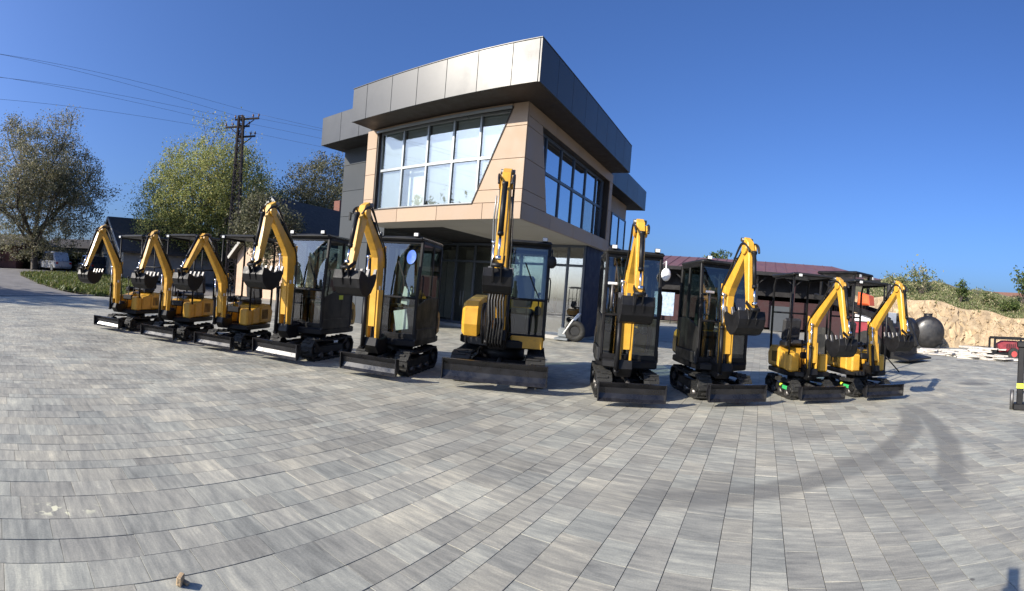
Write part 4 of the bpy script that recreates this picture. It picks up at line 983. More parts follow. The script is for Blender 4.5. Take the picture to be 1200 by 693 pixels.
    # hoses along the arm
    for j, (s, o) in enumerate(((-1, .0), (1, .0), (-1, .035), (1, .03))):
        mb = MB(); x = xb + s * (W * .5 + .012 + o * .3)
        pts = [(x, foot.x - .12 * k, foot.y + .02), (x, foot.x - .16 * k + o, foot.y + .3 * k), (x, foot.lerp(knee, .6).x - .13 * k, foot.lerp(knee, .6).y), (x, knee.x - .14 * k, knee.y + .05 * k), (x * 1.0, knee.lerp(peak, .5).x - .09 * k + o, knee.lerp(peak, .5).y + .10 * k), (x + s * .02, peak.x - .08 * k, peak.y + (.10 + o) * k), (x + s * .015, peak.x + (.10 + o) * k, peak.y + .05 * k), (x, f1.x, f1.y)]
        sm = []
        for i in range(len(pts) - 1):
            for q in range(4): sm.append(Vector(pts[i]).lerp(Vector(pts[i + 1]), q / 4))
        sm.append(Vector(pts[-1]))
        for _ in range(3): sm = [sm[0]] + [(sm[i - 1] + sm[i] * 2 + sm[i + 1]) / 4 for i in range(1, len(sm) - 1)] + [sm[-1]]
        mb.tube(sm, .012 * k, 6); mb.build('hose', M_HOSE, boom)
    if kind == 'big':
        for s_, o_ in ((1, .0), (1, .04), (-1, .0)):
            x = xb + s_ * (W * .5 + .05 + o_); mb = MB(); mb.tube([(x, foot.lerp(knee, .2).x + .1, foot.lerp(knee, .2).y), (x, knee.x + .10, knee.y - .1), (x, knee.lerp(peak, .35).x + .12, knee.lerp(peak, .35).y), (x - s_ * .03, knee.lerp(peak, .75).x + .10, knee.lerp(peak, .75).y)], .014, 6); mb.build('steel_pipe', M_FRAMEL if s_ > 0 else M_STEEL, boom)
    # bucket curled towards the machine
    bw = {'micro': .33, 'cab': .42, 'big': .40}[kind]; g = {'micro': .78, 'cab': .95, 'big': .95}[kind]
    T = lambda y, z: (tip.x + y * g, tip.y + z * g)
    outer = [T(.06, .03), T(.10, -.10), T(.06, -.24), T(-.05, -.34), T(-.20, -.37), T(-.34, -.31), T(-.45, -.18), T(-.50, -.06)]
    inner = [T(-.47, -.06), T(-.42, -.17), T(-.32, -.28), T(-.19, -.33), T(-.06, -.30), T(.02, -.22), T(.05, -.10), T(.01, .0)]
    mb = MB(); mb.prism(outer + inner, -bw / 2, bw / 2, .004, X)
    side = outer + [T(-.44, .0), T(-.2, -.06), T(-.06, .01)]
    for s in (-1, 1): mb.prism(side, s * bw / 2 - .012, s * bw / 2 + .012, .003, X)
    for s in (-1, 1): mb.prism([T(-.06, -.04), T(.0, .07), T(.06, .05), T(.12, -.10), T(.08, -.20), T(.04, -.10)], s * W * .5 - .012, s * W * .5 + .012, .003, X)
    bucket = mb.build('bucket', M_BLK, root)
    for i in range(4):
        x = (i - 1.5) * bw * .29; mb = MB()
        mb.prism([T(-.47, -.10), T(-.53, -.07), T(-.535, .07), T(-.52, .08), T(-.475, -.02)], x - .028 * g, x + .028 * g, .005, X); mb.build('tooth', M_STEEL, bucket)
def lamp(parent, c, s=.07, fwd=1):
    mb = MB(); mb.box(c, (s * 1.3, s * .8, s), .012); l = mb.build('work_lamp', M_BLK, parent)
    mb = MB(); mb.box((c[0], c[1] + fwd * s * .42, c[2]), (s * 1.1, .012, s * .8), .004); mb.build('lens', M_LAMP, parent)
def cab_body(root, d, x0, x1, y0, y1, z0, z1, opt):
    """cab of dark posts with glass on four sides; x right, y forward"""
    p = .055; parts_ = []; zm = z0 + (z1 - z0) * .40; lean = .10
    yf = lambda z: y1 - lean * max(0, (z - zm) / (z1 - zm))             # windscreen leans back above the waist
    bk = MB(); bk.box(((x0 + x1) / 2, y0 + .03, z0 + .2), (x1 - x0 - .02, .05, .4), .012); cab = bk.build('cab', M_BLK, root)
    def bar(nm, a, b, w, h, up=(0, 0, 1)): mb = MB(); mb.beam(a, b, w, h, .012, up); mb.build(nm, M_BLK, cab, fix=False)
    for x in (x0 + p / 2, x1 - p / 2):
        F = (0, 1, 0)
        bar('front_post', (x, y1 - p / 2, z0), (x, y1 - p / 2, zm), p, p, F); bar('front_post', (x, y1 - p / 2, zm), (x, yf(z1) - p / 2, z1 - .05), p, p, F)
        bar('rear_post', (x, y0 + p / 2, z0), (x, y0 + p / 2, z1 - .05), p * 1.3, p * 1.3, F); bar('door_post', (x, (y0 + y1) / 2 - .12, z0), (x, (y0 + y1) / 2 - .12, z1 - .05), p, p, F)
        bar('sill', (x, y0, z0 + .03), (x, y1, z0 + .03), p * 1.1, .09); bar('roof_rail', (x, y0 + .05, z1 - .07), (x, yf(z1), z1 - .07), p, .07)
    for y, z, h in ((y1 - .03, z0 + .03, .08), (y1 - .03, zm, .04), (yf(z1) - .03, z1 - .07, .07), (y0 + .03, zm, .06), (y0 + .03, z1 - .07, .07)): bar('cross_rail', (x0, y, z), (x1, y, z), .05, h)
    mb = MB(); mb.box(((x0 + x1) / 2, (y0 + yf(z1)) / 2 + .02, z1 - .015), (x1 - x0 + .02, yf(z1) - y0 + .10, .07), .03); mb.box(((x0 + x1) / 2, (y0 + yf(z1)) / 2, z1 + .025), ((x1 - x0) * .7, (yf(z1) - y0) * .7, .03), .012); mb.build('roof', M_GRY, cab)
    mb = MB(); mb.box(((x0 + x1) / 2, (y0 + y1) / 2, z0), (x1 - x0 - .02, y1 - y0 - .02, .06), .01); mb.build('floor', M_BLK, cab)
    def pane(nm, v): mb = MB(); mb.add(v, [(0, 1, 2, 3)]); return mb.build(nm, M_CABG, cab, fix=False)
    q = p * .6
    pane('windscreen', [(x0 + q, y1 - .02, zm + .02), (x1 - q, y1 - .02, zm + .02), (x1 - q, yf(z1) - .02, z1 - .1), (x0 + q, yf(z1) - .02, z1 - .1)])
    pane('lower_windscreen', [(x0 + q, y1 - .02, z0 + .07), (x1 - q, y1 - .02, z0 + .07), (x1 - q, y1 - .02, zm - .02), (x0 + q, y1 - .02, zm - .02)])
    pane('rear_window', [(x0 + q, y0 + .02, zm + .03), (x1 - q, y0 + .02, zm + .03), (x1 - q, y0 + .02, z1 - .1), (x0 + q, y0 + .02, z1 - .1)])
    ym = (y0 + y1) / 2 - .12
    for x, s in ((x0 + .012, -1), (x1 - .012, 1)):
        nm = 'door_window' if s < 0 else 'side_window'
        pane(nm, [(x, ym + .03, zm + .0), (x, y1 - .05, zm), (x, yf(z1) - .05, z1 - .1), (x, ym + .03, z1 - .1)])
        pane('quarter_window', [(x, y0 + .06, zm), (x, ym - .03, zm), (x, ym - .03, z1 - .1), (x, y0 + .06, z1 - .1)])
        mb = MB(); mb.prism([(y0 + .04, z0 + .06), (y1 - .05, z0 + .06), (y1 - .05, zm - .12), (ym + .12, zm + .02), (y0 + .04, zm + .02)], x - .012, x + .012, .004)
        mb.build('door_panel' if s < 0 else 'side_panel', opt.get('panel', M_GRY), cab)
        if s < 0:
            mb = MB(); mb.tube([(x - .03, y1 - .12, zm - .02), (x - .04, y1 - .12, zm + .12), (x - .04, y1 - .14, zm + .34), (x - .02, y1 - .14, zm + .4)], .012, 6); mb.build('grab_rail', M_BLK, cab)
            mb = MB(); mb.box((x - .02, ym + .1, zm + .03), (.025, .12, .04), .008); mb.build('door_handle', M_BLK, cab)
            if opt.get('door_label'): mb = MB(); mb.box((x - .016, ym + .03, zm - .12), (.008, .15, .085), .002); mb.build('door_label', M_LIME, cab)
    # inside
    cx = (x0 + x1) / 2
    mb = MB(); mb.box((cx, y0 + .38, z0 + .42), (.44, .44, .12), .04); mb.box((cx, y0 + .20, z0 + .78), (.42, .12, .64), .05, Matrix.Rotation(-.12, 3, 'X')); mb.box((cx, y0 + .38, z0 + .2), (.36, .36, .36), .02); mb.build('seat', M_SEAT, cab)
    for s in (-1, 1):
        mb = MB(); mb.box((cx + s * .30, y0 + .5, z0 + .46), (.12, .5, .16), .03); mb.tube([(cx + s * .30, y0 + .70, z0 + .54), (cx + s * .30, y0 + .74, z0 + .74)], .014, 6); mb.ball((cx + s * .30, y0 + .745, z0 + .77), .03, 8); mb.build('control_lever', M_BLK, cab); mb = MB()
        mb.tube([(cx + s * .10, y1 - .18, z0 + .03), (cx + s * .10, y1 - .26, z0 + .5)], .012, 6); mb.box((cx + s * .10, y1 - .15, z0 + .06), (.09, .2, .02), .004); mb.build('pedal', M_BLK, cab)
    mb = MB(); mb.tube([(x0 + .14, y1 - .03, zm + .02), (x0 + .30, y1 - .03, zm + .34)], .009, 5); mb.beam((x0 + .22, y1 - .035, zm + .16), (x0 + .42, y1 - .04, zm + .62), .012, .02); mb.build('wiper', M_BLK, cab)
    lamp(cab, (x0 + .12, yf(z1) + .06, z1 + .05)); lamp(cab, (x1 - .12, yf(z1) + .06, z1 + .05))
    if opt.get('mirror_l'):
        mb = MB(); mb.tube([(x0, yf(z1), z1 - .15), (x0 - .01, y1 + .1, z1 - .12), (x0 - .02, y1 + .1, z1 - .42)], .011, 6); mb.ball((x0 - .02, y1 + .09, z1 - .33), .080, 10, (1, .35, 1.35)); mb.build('mirror', opt['mirror_l'], cab)
    if opt.get('mirror_r'):
        mb = MB(); mb.tube([(x1, yf(z1), z1 - .15), (x1 + .0, y1 + .1, z1 - .12), (x1 + .01, y1 + .1, z1 - .35)], .011, 6); mb.ball((x1 + .01, y1 + .09, z1 - .26), .055, 10, (1, .35, 1.35)); mb.build('mirror', opt['mirror_r'], cab)
    if opt.get('oval'):
        mb = MB(); c = Vector((x0 + .20, yf(z1 - .3) - .012, z1 - .33)); vs = [tuple(c)] + [(c.x + .085 * math.cos(a), c.y - .03 * math.sin(a) + .012, c.z + .125 * math.sin(a)) for a in [i * math.pi / 10 for i in range(20)]]
        mb.add(vs, [(0, i + 1, (i + 1) % 20 + 1) for i in range(20)]); mb.build('oval_label', M_BLUE, cab, fix=False)
    if opt.get('paper'):
        mb = MB(); mb.box((x0 + .30, y1 - .06, z0 + .30), (.24, .01, .34), .0, Matrix.Rotation(.2, 3, 'Y')); mb.box((x0 + .24, y1 - .08, z0 + .72), (.15, .01, .3), .0, Matrix.Rotation(-.15, 3, 'Y')); mb.build('paper_sheet', M_WHITE, cab, fix=False)
    return cab
def excavator(kind, pos, phi, pose, label, xb=.1, **opt):
    d = TYPES[kind]
    name = {'micro': 'canopy_excavator', 'cab': 'cab_excavator', 'big': 'large_cab_excavator'}[kind]
    root = empty(name, (pos[0], pos[1], 0), -R_(phi), label, 'excavator', 'excavators lined up on the paved yard')
    for sx in (-1, 1): track(root, sx, d, opt.get('hub'))
    mb = MB(); inner = d['gw'] - 2 * d['tw'] - .03
    mb.box((0, 0, d['th'] * .55), (inner + .06, d['tl'] * .5, d['th'] * .4), .03); mb.cyl((0, 0, d['th'] * .6), (0, 0, d['fz']), .26 * d['gw'], 20); mb.build('undercarriage', M_BLK, root)
    # blade with its arms
    bf, bz, bh, bw = d['bf'], d['bz'], d['bh'], d['bw']
    prof = [(bf - .02, bz + bh), (bf - .075, bz + bh * .72), (bf - .09, bz + bh * .42), (bf - .055, bz + bh * .15), (bf, bz), (bf + .02, bz + .01), (bf - .02, bz + bh * .18), (bf - .045, bz + bh * .42), (bf - .035, bz + bh * .72), (bf + .03, bz + bh * .98)]
    mb = MB(); mb.prism(prof, -bw / 2, bw / 2, .003); bl = mb.build('blade', M_BLADE, root)
    for s in (-1, 1): mb = MB(); mb.prism([(bf - .10, bz + bh * .95), (bf - .12, bz + bh * .35), (bf - .03, bz), (bf + .02, bz + .02), (bf + .03, bz + bh)], s * (bw / 2 - .008) - .008, s * (bw / 2 - .008) + .008, .002); mb.build('side_plate', M_BLADE, bl)
    for s in (-1, 1): mb = MB(); mb.beam((s * inner * .36, d['tl'] * .22, d['th'] * .5), (s * inner * .36, bf - .08, bz + bh * .38), .06, .10, .01); mb.build('blade_arm', M_BLK, bl)
    mb = MB(); mb.beam((-inner * .36, bf - .12, bz + bh * .4), (inner * .36, bf - .12, bz + bh * .4), .05, .12, .01)
    mb.build('cross_beam', M_BLK, bl)
    mb = MB(); mb.cyl((0, d['tl'] * .18, d['th'] * .75), (0, bf - .10, bz + bh * .6), .035, 10); mb.build('blade_ram', M_STEEL, bl)
    z = d['fz']
    if kind == 'micro':
        mb = MB(); mb.prism([(-.40, -.56), (.40, -.56), (.42, .2), (.30, .42), (.16, .50), (-.16, .50), (-.42, .42), (-.42, -.4)], z, z + .09, .015, lambda x, u, w: (u, w, x)); mb.build('upper_frame', M_BLK, root)
        mb = MB(); mb.prism([(-.62, z + .10), (-.10, z + .10), (-.10, z + .46), (-.30, z + .52), (-.55, z + .50), (-.66, z + .36)], -.40, .40, .04); cw = mb.build('engine_cover', M_YEL, root)
        for s in (-1, 1): mb = MB(); mb.prism([(-.10, z + .10), (.18, z + .10), (.18, z + .40), (-.10, z + .46)], s * .27 - .13, s * .27 + .13, .025); mb.build('side_cover', M_YEL, root)
        for s in (-1, 1):
            for k in range(5): mb = MB(); mb.box((s * .402, -.40 + k * .05, z + .30), (.01, .022, .20), .003); mb.build('vent', M_BLK, cw)
        for s in (-1, 1): mb = MB(); mb.box((s * .30, .30, z + .25), (.20, .20, .34), .03); mb.build('front_box', M_YEL, root)
        mb = MB(); mb.box((0, -.26, z + .58), (.42, .40, .10), .04); mb.box((0, -.46, z + .82), (.40, .10, .46), .045, Matrix.Rotation(-.15, 3, 'X')); mb.build('seat', M_SEAT, root)
        for s in (-1, 1):
            mb = MB(); mb.box((s * .30, -.08, z + .56), (.12, .30, .12), .03); mb.tube([(s * .30, .0, z + .6), (s * .29, .05, z + .84)], .013, 6); mb.ball((s * .29, .05, z + .86), .028, 8); mb.build('control_lever', M_BLK, root); mb = MB(); mb.tube([(s * .08, .26, z + .1), (s * .08, .20, z + .62)], .012, 6); mb.ball((s * .08, .2, z + .64), .024, 8); mb.build('travel_lever', M_BLK, root)
        mb = MB(); mb.box((0, .30, z + .38), (.30, .08, .12), .02); mb.build('console', M_BLK, root)
        zr = 2.27; mb = MB(); mb.tube([(-.38, -.575, 1.55), (.38, -.575, 1.55)], .02, 6); mb.tube([(0, -.575, z + .5), (0, -.575, zr - .06)], .016, 6); cn = mb.build('canopy', M_BLK, root)
        for s in (-1, 1):
            mb = MB(); mb.tube([(s * .38, -.56, z + .4), (s * .38, -.58, zr - .2), (s * .37, -.52, zr - .05), (s * .36, .28, zr - .03)], .024, 8); mb.build('post', M_BLK, cn); mb = MB(); mb.tube([(s * .385, .30, z + .38), (s * .37, .28, zr - .03)], .02, 8); mb.build('post', M_BLK, cn)
        mb = MB(); mb.box((0, -.14, zr), (.86, 1.0, .055), .022); mb.box((0, -.14, zr + .03), (.62, .76, .03), .012); mb.build('roof', M_GRY, cn)
        lamp(cn, (.30, .38, zr - .02), .06)
    elif kind == 'cab':
        mb = MB(); mb.prism([(-.46, -.78), (.46, -.78), (.48, .2), (.40, .55), (.20, .62), (-.20, .62), (-.48, .5), (-.48, -.6)], z, z + .12, .02, lambda x, u, w: (u, w, x)); mb.build('upper_frame', M_BLK, root)
        mb = MB(); mb.prism([(-.86, z + .14), (-.40, z + .14), (-.40, z + .62), (-.62, z + .68), (-.84, z + .58), (-.90, z + .34)], -.46, .46, .05); cw = mb.build('engine_cover', M_YEL if opt.get('ycw', 1) else M_GRY, root)
        for k in range(5): mb = MB(); mb.box((-.462, -.72 + k * .05, z + .36), (.01, .024, .22), .003); mb.build('vent', M_BLK, cw)
        for s in (-1, 1): mb = MB(); mb.prism([(-.52, z + .10), (.50, z + .10), (.46, z + .30), (-.52, z + .30)], s * .47 - .025, s * .47 + .025, .012); mb.build('side_skirt', M_GRY, root)
        if opt.get('bar'):
            mb = MB(); mb.box((.34, .60, 1.80), (.15, .05, .04), .008); mb.build('side_lamp', M_WHITE, root); mb = MB(); mb.tube([(.34, .60, 1.78), (.34, .60, 1.42)], .02, 8); mb.tube([(.34, .60, 1.45), (.34, .47, 1.40)], .012, 6); mb.build('lamp_bracket', M_STEEL, root)
        cab_body(root, d, -.48, .46, -.62, .50, z + .14, 2.34, opt)
    else:
        mb = MB(); mb.prism([(-.70, -.95), (.70, -.95), (.74, .3), (.55, .62), (.2, .75), (-.2, .75), (-.72, .6), (-.72, -.7)], z, z + .14, .02, lambda x, u, w: (u, w, x)); mb.build('upper_frame', M_BLK, root)
        mb = MB(); mb.prism([(-1.05, z + .14), (-.40, z + .14), (-.40, z + .82), (-.8, z + .85), (-1.02, z + .7), (-1.10, z + .4)], -.72, .72, .07); cw = mb.build('engine_cover', M_YEL, root)
        mb = MB(); mb.prism([(-.42, z + .14), (.52, z + .14), (.60, z + .34), (.58, z + .62), (.45, z + .74), (-.42, z + .82)], .38, .70, .05); mb.build('side_hood', M_YEL, root)
        mb = MB(); mb.prism([(.42, z + .02), (.70, z + .02), (.70, z + .22), (.42, z + .22)], -.72, -.16, .025); mb.build('front_skirt', M_YEL, root)
        mb = MB(); mb.box((.22, .60, z + .42), (.26, .22, .62), .03); mb.box((.20, .74, z + .22), (.22, .16, .30), .03); mb.build('valve_block', M_BLK, root)
        for j in range(6): mb = MB(); x = -.05 + j * .045; mb.tube([(x, .90, .62), (x + .01, 1.16, .72), (x - .01, 1.20 + .02 * (j % 2), 1.05), (x + .02, 1.19, 1.38), (x, 1.13, 1.62)], .017, 6); mb.build('hose', M_HOSE, root)
        for j in range(5): mb = MB(); x = .10 + j * .055; mb.tube([(x, .70, z + .70), (x + .01, .86, z + .58), (x - .01, .90, z + .30), (x - .03, .80, z + .05)], .016, 6); mb.build('hose', M_HOSE, root)
        for k in range(6): mb = MB(); mb.box((.724, -.2 + k * .06, z + .5), (.01, .03, .26), .003); mb.build('vent', M_BLK, cw)
        cab_body(root, d, -.74, .16, -.62, .64, z + .18, 2.42, opt)
        for s in (-1, 1):
            for j in range(3): mb = MB(); mb.tube([(s * (.05 + j * .03), .62, z + .2), (s * (.08 + j * .03), .86, z + .05 + j * .1), (s * (.07 + j * .02), .94, z + .5), (s * (.1), .82, z + .9)], .014, 6); mb.build('hose', M_HOSE, root)
    arm(root, pose, kind, xb)
    return root
PC = dict(foot=(.86, .58), knee=(.84, 1.86), peak=(1.50, 2.52), tip=(1.76, 1.58))
def pose(**k): q = dict(PC); q.update(k); return q
mic = dict(foot=(.67, .58), knee=(.62, 1.38), peak=(1.30, 2.18), tip=(1.62, 1.33))
def mpose(**k): q = dict(mic); q.update(k); return q
excavator('micro', (-8.47, 8.79), 181, mpose(knee=(.66, 1.50), peak=(1.21, 2.34), tip=(1.66, 1.38)), 'yellow canopy excavator at the far left end of the row beside the grass', xb=.05)
excavator('micro', (-6.81, 8.66), 177, mpose(peak=(1.22, 2.17), tip=(1.57, 1.38)), 'yellow canopy excavator, second from the left end of the row', xb=.05)
excavator('micro', (-5.35, 8.71), 181, mpose(knee=(.68, 1.37), peak=(1.40, 2.12), tip=(1.93, 1.44)), 'yellow canopy excavator standing left of the leftmost cab excavator', xb=.05)
excavator('cab', (-3.77, 8.92), 190, pose(knee=(.85, 1.94), peak=(1.51, 2.62), tip=(1.78, 1.62)), 'black cab excavator with lime label on its door', mirror_r=M_WHITE, door_label=True)
excavator('cab', (-1.96, 8.67), 190, pose(foot=(.95, .55), knee=(.94, 1.98), peak=(1.58, 2.57), tip=(1.88, 1.65)), 'black cab excavator with blue oval label on its windscreen', oval=True, paper=True)
excavator('big', (-.10, 8.88), 183, dict(foot=(.98, .84), knee=(1.02, 2.35), peak=(1.45, 3.20), tip=(1.75, 1.84)), 'largest excavator, tall raised boom and wide blade, yellow hood beside its cab', xb=.04, mirror_l=M_BLK)
excavator('cab', (1.95, 8.05), 186, pose(), 'black cab excavator with round white mirror, seen almost head on', mirror_l=M_WHITE, bar=True)
excavator('cab', (3.57, 8.12), 181, pose(knee=(.80, 1.80), peak=(1.47, 2.47), tip=(1.66, 1.50)), 'black cab excavator right of the one with the round white mirror', bar=True)
excavator('micro', (5.28, 7.77), 187, mpose(foot=(.60, .52), knee=(.54, 1.38), peak=(1.40, 2.05), tip=(1.70, 1.16)), 'yellow canopy excavator with green tag, left one of the right end pair', xb=.05, hub=True)
excavator('micro', (6.65, 7.66), 187, mpose(knee=(.54, 1.36), peak=(1.31, 2.12), tip=(1.54, 1.24)), 'yellow canopy excavator at the right end of the row', xb=.05, hub=True)

# ------------------------------------------------------------------ utility pole and its wires
pp = polar(270, 38)
PB = empty('utility_pole', pp, R_(20), 'rusty steel lattice utility pole with crossarms and insulators', 'utility pole')
HP = 13.6
def leg_at(i, z):
    w = .84 - .48 * z / HP; return Vector(((-1 if i in (0, 3) else 1) * w / 2, (-1 if i < 2 else 1) * w / 2, z))
for i in range(4):
    mb = MB(); mb.beam(leg_at(i, 0), leg_at(i, HP), .11, .11); mb.build('leg', M_LATT, PB, fix=False)
mb = MB(); nz_ = 22
for k in range(nz_):
    z0, z1 = HP * k / nz_, HP * (k + 1) / nz_
    for i in range(4):
        a, b = (leg_at(i, z0), leg_at((i + 1) % 4, z1)) if k % 2 else (leg_at((i + 1) % 4, z0), leg_at(i, z1)); mb.beam(a, b, .07, .07); mb.beam(leg_at(i, z1), leg_at((i + 1) % 4, z1), .06, .06)
tag(mb.build('lattice', M_LATT, PB, fix=False), kind='stuff')
arms = [(13.35, .95, .45), (12.75, .95, -.25), (12.0, .75, .45)]
att = []
for z, w, off in arms:
    mb = MB(); mb.beam((-w + off, 0, z), (w + off, 0, z + .12), .11, .13, .01); mb.beam((-w * .6 + off, 0, z), (0, 0, z - .7), .06, .06); mb.beam((w * .6 + off, 0, z), (0, 0, z - .7), .06, .06); ca = mb.build('crossarm', M_LATT, PB, fix=False)
    for u in (-.95, -.4, .5, .95):
        x = w * u + off; mb = MB(); zz_ = z + .12 * (u + 1) / 2
        mb.tube([(x, 0, zz_), (x, 0, zz_ + .16), (x, 0, zz_ + .17), (x, 0, zz_ + .24), (x, 0, zz_ + .25), (x, 0, zz_ + .34)], [.03, .03, .08, .08, .05, .05], 8); mb.build('insulator', M_INSUL, ca, fix=False)
        att.append(Vector((x, 0, zz_ + .3)))
bpy.context.view_layer.update()
c20, s20 = math.cos(R_(20)), math.sin(R_(20))
wl = []
for q in att: wl.append(Vector((pp.x + q.x * c20 - q.y * s20, pp.y + q.x * s20 + q.y * c20, q.z)))
wi = 0
ORD = ['topmost', 'second', 'third', 'fourth', 'lowest']
def wire(a, b, sag, label):
    global wi
    mb = MB(); pts = []
    for k in range(25):
        t = k / 24; p = a.lerp(b, t); p.z -= sag * 4 * t * (1 - t); pts.append(p - a)
    mb.tube(pts, .0075, 4); o = mb.build('overhead_wire', M_WIRE, None, a, fix=False)
    tag(o, label, 'wire', 'overhead wires on the utility pole'); wi += 1
for j, i in enumerate((0, 3, 4, 7, 9)):
    wire(wl[i], Vector((-25.5 - j * .55, -8 + j * .2, 12.6 - .55 * j + (.0 if j != 4 else -.6))), .75, 'thin overhead wire from the utility pole out over the road, %s of that span' % ORD[j])
for j, i in enumerate((1, 3, 6, 10)):
    wire(wl[i], Vector((9 + j * .3, 43 - j * .5, 11.6 - .55 * j)), .9, 'thin overhead wire from the utility pole to behind the office building, %s of that span' % (ORD[:3] + ORD[4:])[j])

# ------------------------------------------------------------------ parked cars under the tree
def car(pos, rz, paint, label, H=1.55, L=4.3):
    t = empty('parked_car', pos, rz, label, 'car', 'cars parked under the tree'); w = .86
    low = [(-L / 2, .32), (-L / 2 + .05, .75), (-L / 2 + .35, .88), (-.95, .95), (1.55, .98), (L / 2 - .05, .92), (L / 2, .45), (L / 2 - .1, .28), (-L / 2 + .1, .25)]
    mb = MB(); mb.prism(low, -w, w, .07, lambda x, u, v: (u, x, v))
    mb.prism([(-.62, H - .06), (-1.25, .93), (1.95, .96), (1.55, H - .10), (.4, H)], -w + .10, w - .10, .09, lambda x, u, v: (u, x, v))
    b = mb.build('body', paint, t)
    for s in (-1, 1):
        for poly in ([(-.58, H - .14), (-1.08, .98), (-.08, .98), (-.08, H - .11)], [(.0, H - .10), (.0, .98), (.95, .98), (.95, H - .12)], [(1.03, H - .14), (1.03, .98), (1.72, 1.0), (1.45, H - .17)]):
            mb = MB(); mb.prism(poly, s * (w - .095) - .01, s * (w - .095) + .01, 0, lambda x, u, v: (u, x, v)); mb.build('window', M_CARD, b)
    mb = MB(); mb.add([(-.60, -w + .2, H - .08), (-.60, w - .2, H - .08), (-1.27, w - .16, .97), (-1.27, -w + .16, .97)], [(0, 1, 2, 3)]); mb.build('windscreen', M_CARG, b, fix=False)
    for x in (-L / 2 + .80, L / 2 - .80):
        for s in (-1, 1):
            mb = MB(); mb.cyl((x, s * (w - .18), .31), (x, s * (w + .01), .31), .31, 18); wl_ = mb.build('wheel', M_RUB, t)
            mb = MB(); mb.cyl((x, s * (w + .0), .31), (x, s * (w + .02), .31), .20, 14); mb.build('rim', M_FRAMEL, wl_)
    for s in (-1, 1):
        mb = MB(); mb.box((-L / 2 + .10, s * .62, .70), (.12, .34, .14), .03); mb.build('headlight', M_LAMP, t)
        mb = MB(); mb.box((L / 2 - .04, s * .68, .76), (.08, .24, .18), .02); mb.build('tail_light', M_REDL, t)
        mb = MB(); mb.box((-.95, s * (w + .08), 1.0), (.10, .16, .12), .03); mb.build('mirror', paint, t)
    return t
p = polar(62, 47); p.z = gz(p.x, p.y) - .03; car(p, R_(-12), M_CARS, 'silver car parked in the shade under the big left tree', 1.85, 4.6)
p = polar(106, 47.5); p.z = gz(p.x, p.y) - .03; car(p, R_(-20), M_CARD, 'dark car parked right of the silver car under the tree', 1.75, 4.4)

# ------------------------------------------------------------------ right side: tanks, slabs, pallets, machines
def tank(pos, rz, r, L, label):
    t = empty('water_tank', pos, rz, label, 'tank', 'black plastic tanks by the sand bank')
    mb = MB(); prof = [(0, .05), (.02, r * .45), (.07, r * .75), (.16, r * .93), (.30, r)]
    pts = [(-L / 2 + a, b) for a, b in prof] ; k = -L / 2 + .45
    while k < L / 2 - .45: pts += [(k, r), (k + .03, r * 1.025), (k + .16, r * 1.025), (k + .19, r)]; k += .48
    pts += [(L / 2 - a, b) for a, b in prof[::-1]]
    mb.tube([(a, 0, r) for a, b in pts], [b for a, b in pts], 32); b = mb.build('shell', M_TANK, t)
    mb = MB(); mb.cyl((0, 0, 2 * r - .02), (0, 0, 2 * r + .16), .28, 18); mb.cyl((0, 0, 2 * r + .16), (0, 0, 2 * r + .20), .31, 18); mb.build('lid', M_TANK, b)
    for x in (-L * .3, L * .3): mb = MB(); mb.box((x, 0, .12), (.2, r * 1.5, .24), .02); mb.build('foot', M_TANK, t)
    for z_ in (1.55, .35): mb = MB(); mb.cyl((L / 2 - .06, 0, r * z_), (L / 2 + .08, 0, r * z_), .06, 12); mb.build('outlet', M_TANK, b)
    return t
q = polar(1088, 31.2); tank(q, R_(90) - q.to_2d().angle_signed(Vector((0, 1))) * 0 + R_(-42), .98, 2.4, 'round black plastic tank lying with its domed end toward the yard')
q = polar(1052, 30.0); tank(q, R_(-10), .92, 2.6, 'second black tank, half hidden left of the round one')
# stacked pale stone slabs
sl_i = 0
def slab_pile(px, d, n, lab, cat='slab pile', size=(1.0, .6, .07), hmax=5, spread=1.6):
    q = polar(px, d); t = empty('slab_pile', q, rnd.uniform(0, 3), lab, cat); hs = {}
    for k in range(n):
        x, y = rnd.uniform(-spread, spread), rnd.uniform(-spread * .5, spread * .5); key = (round(x / .8), round(y / .6)); z = hs.get(key, 0)
        if z >= hmax: continue
        hs[key] = z + 1
        mb = MB(); mb.box((x, y, .04 + z * size[2] * 1.05), (size[0] * rnd.uniform(.6, 1.1), size[1] * rnd.uniform(.6, 1.1), size[2] * rnd.uniform(.7, 1.2)), .01, Matrix.Rotation(rnd.uniform(-.5, .5), 3, 'Z') @ Matrix.Rotation(rnd.gauss(0, .05), 3, 'X'))
        mb.build('slab', M_SLAB, t, fix=False)
    return t
slab_pile(1092, 25.8, 26, 'low scatter of pale stone slabs in front of the round tank', hmax=2, spread=1.5)
slab_pile(1120, 24.6, 30, 'pale stone slabs spread on the ground, middle of the three', hmax=3, spread=1.6)
slab_pile(1158, 23.0, 46, 'tallest stack of pale stone slabs beside the dark pallets', hmax=7, spread=1.3)
M_CRIM = mat('crimson_paint', (0.22, 0.025, 0.035), 0.5, vary=0.3, scale=4, dirt=(0.06, 0.03, 0.03), dirt_amt=0.7)
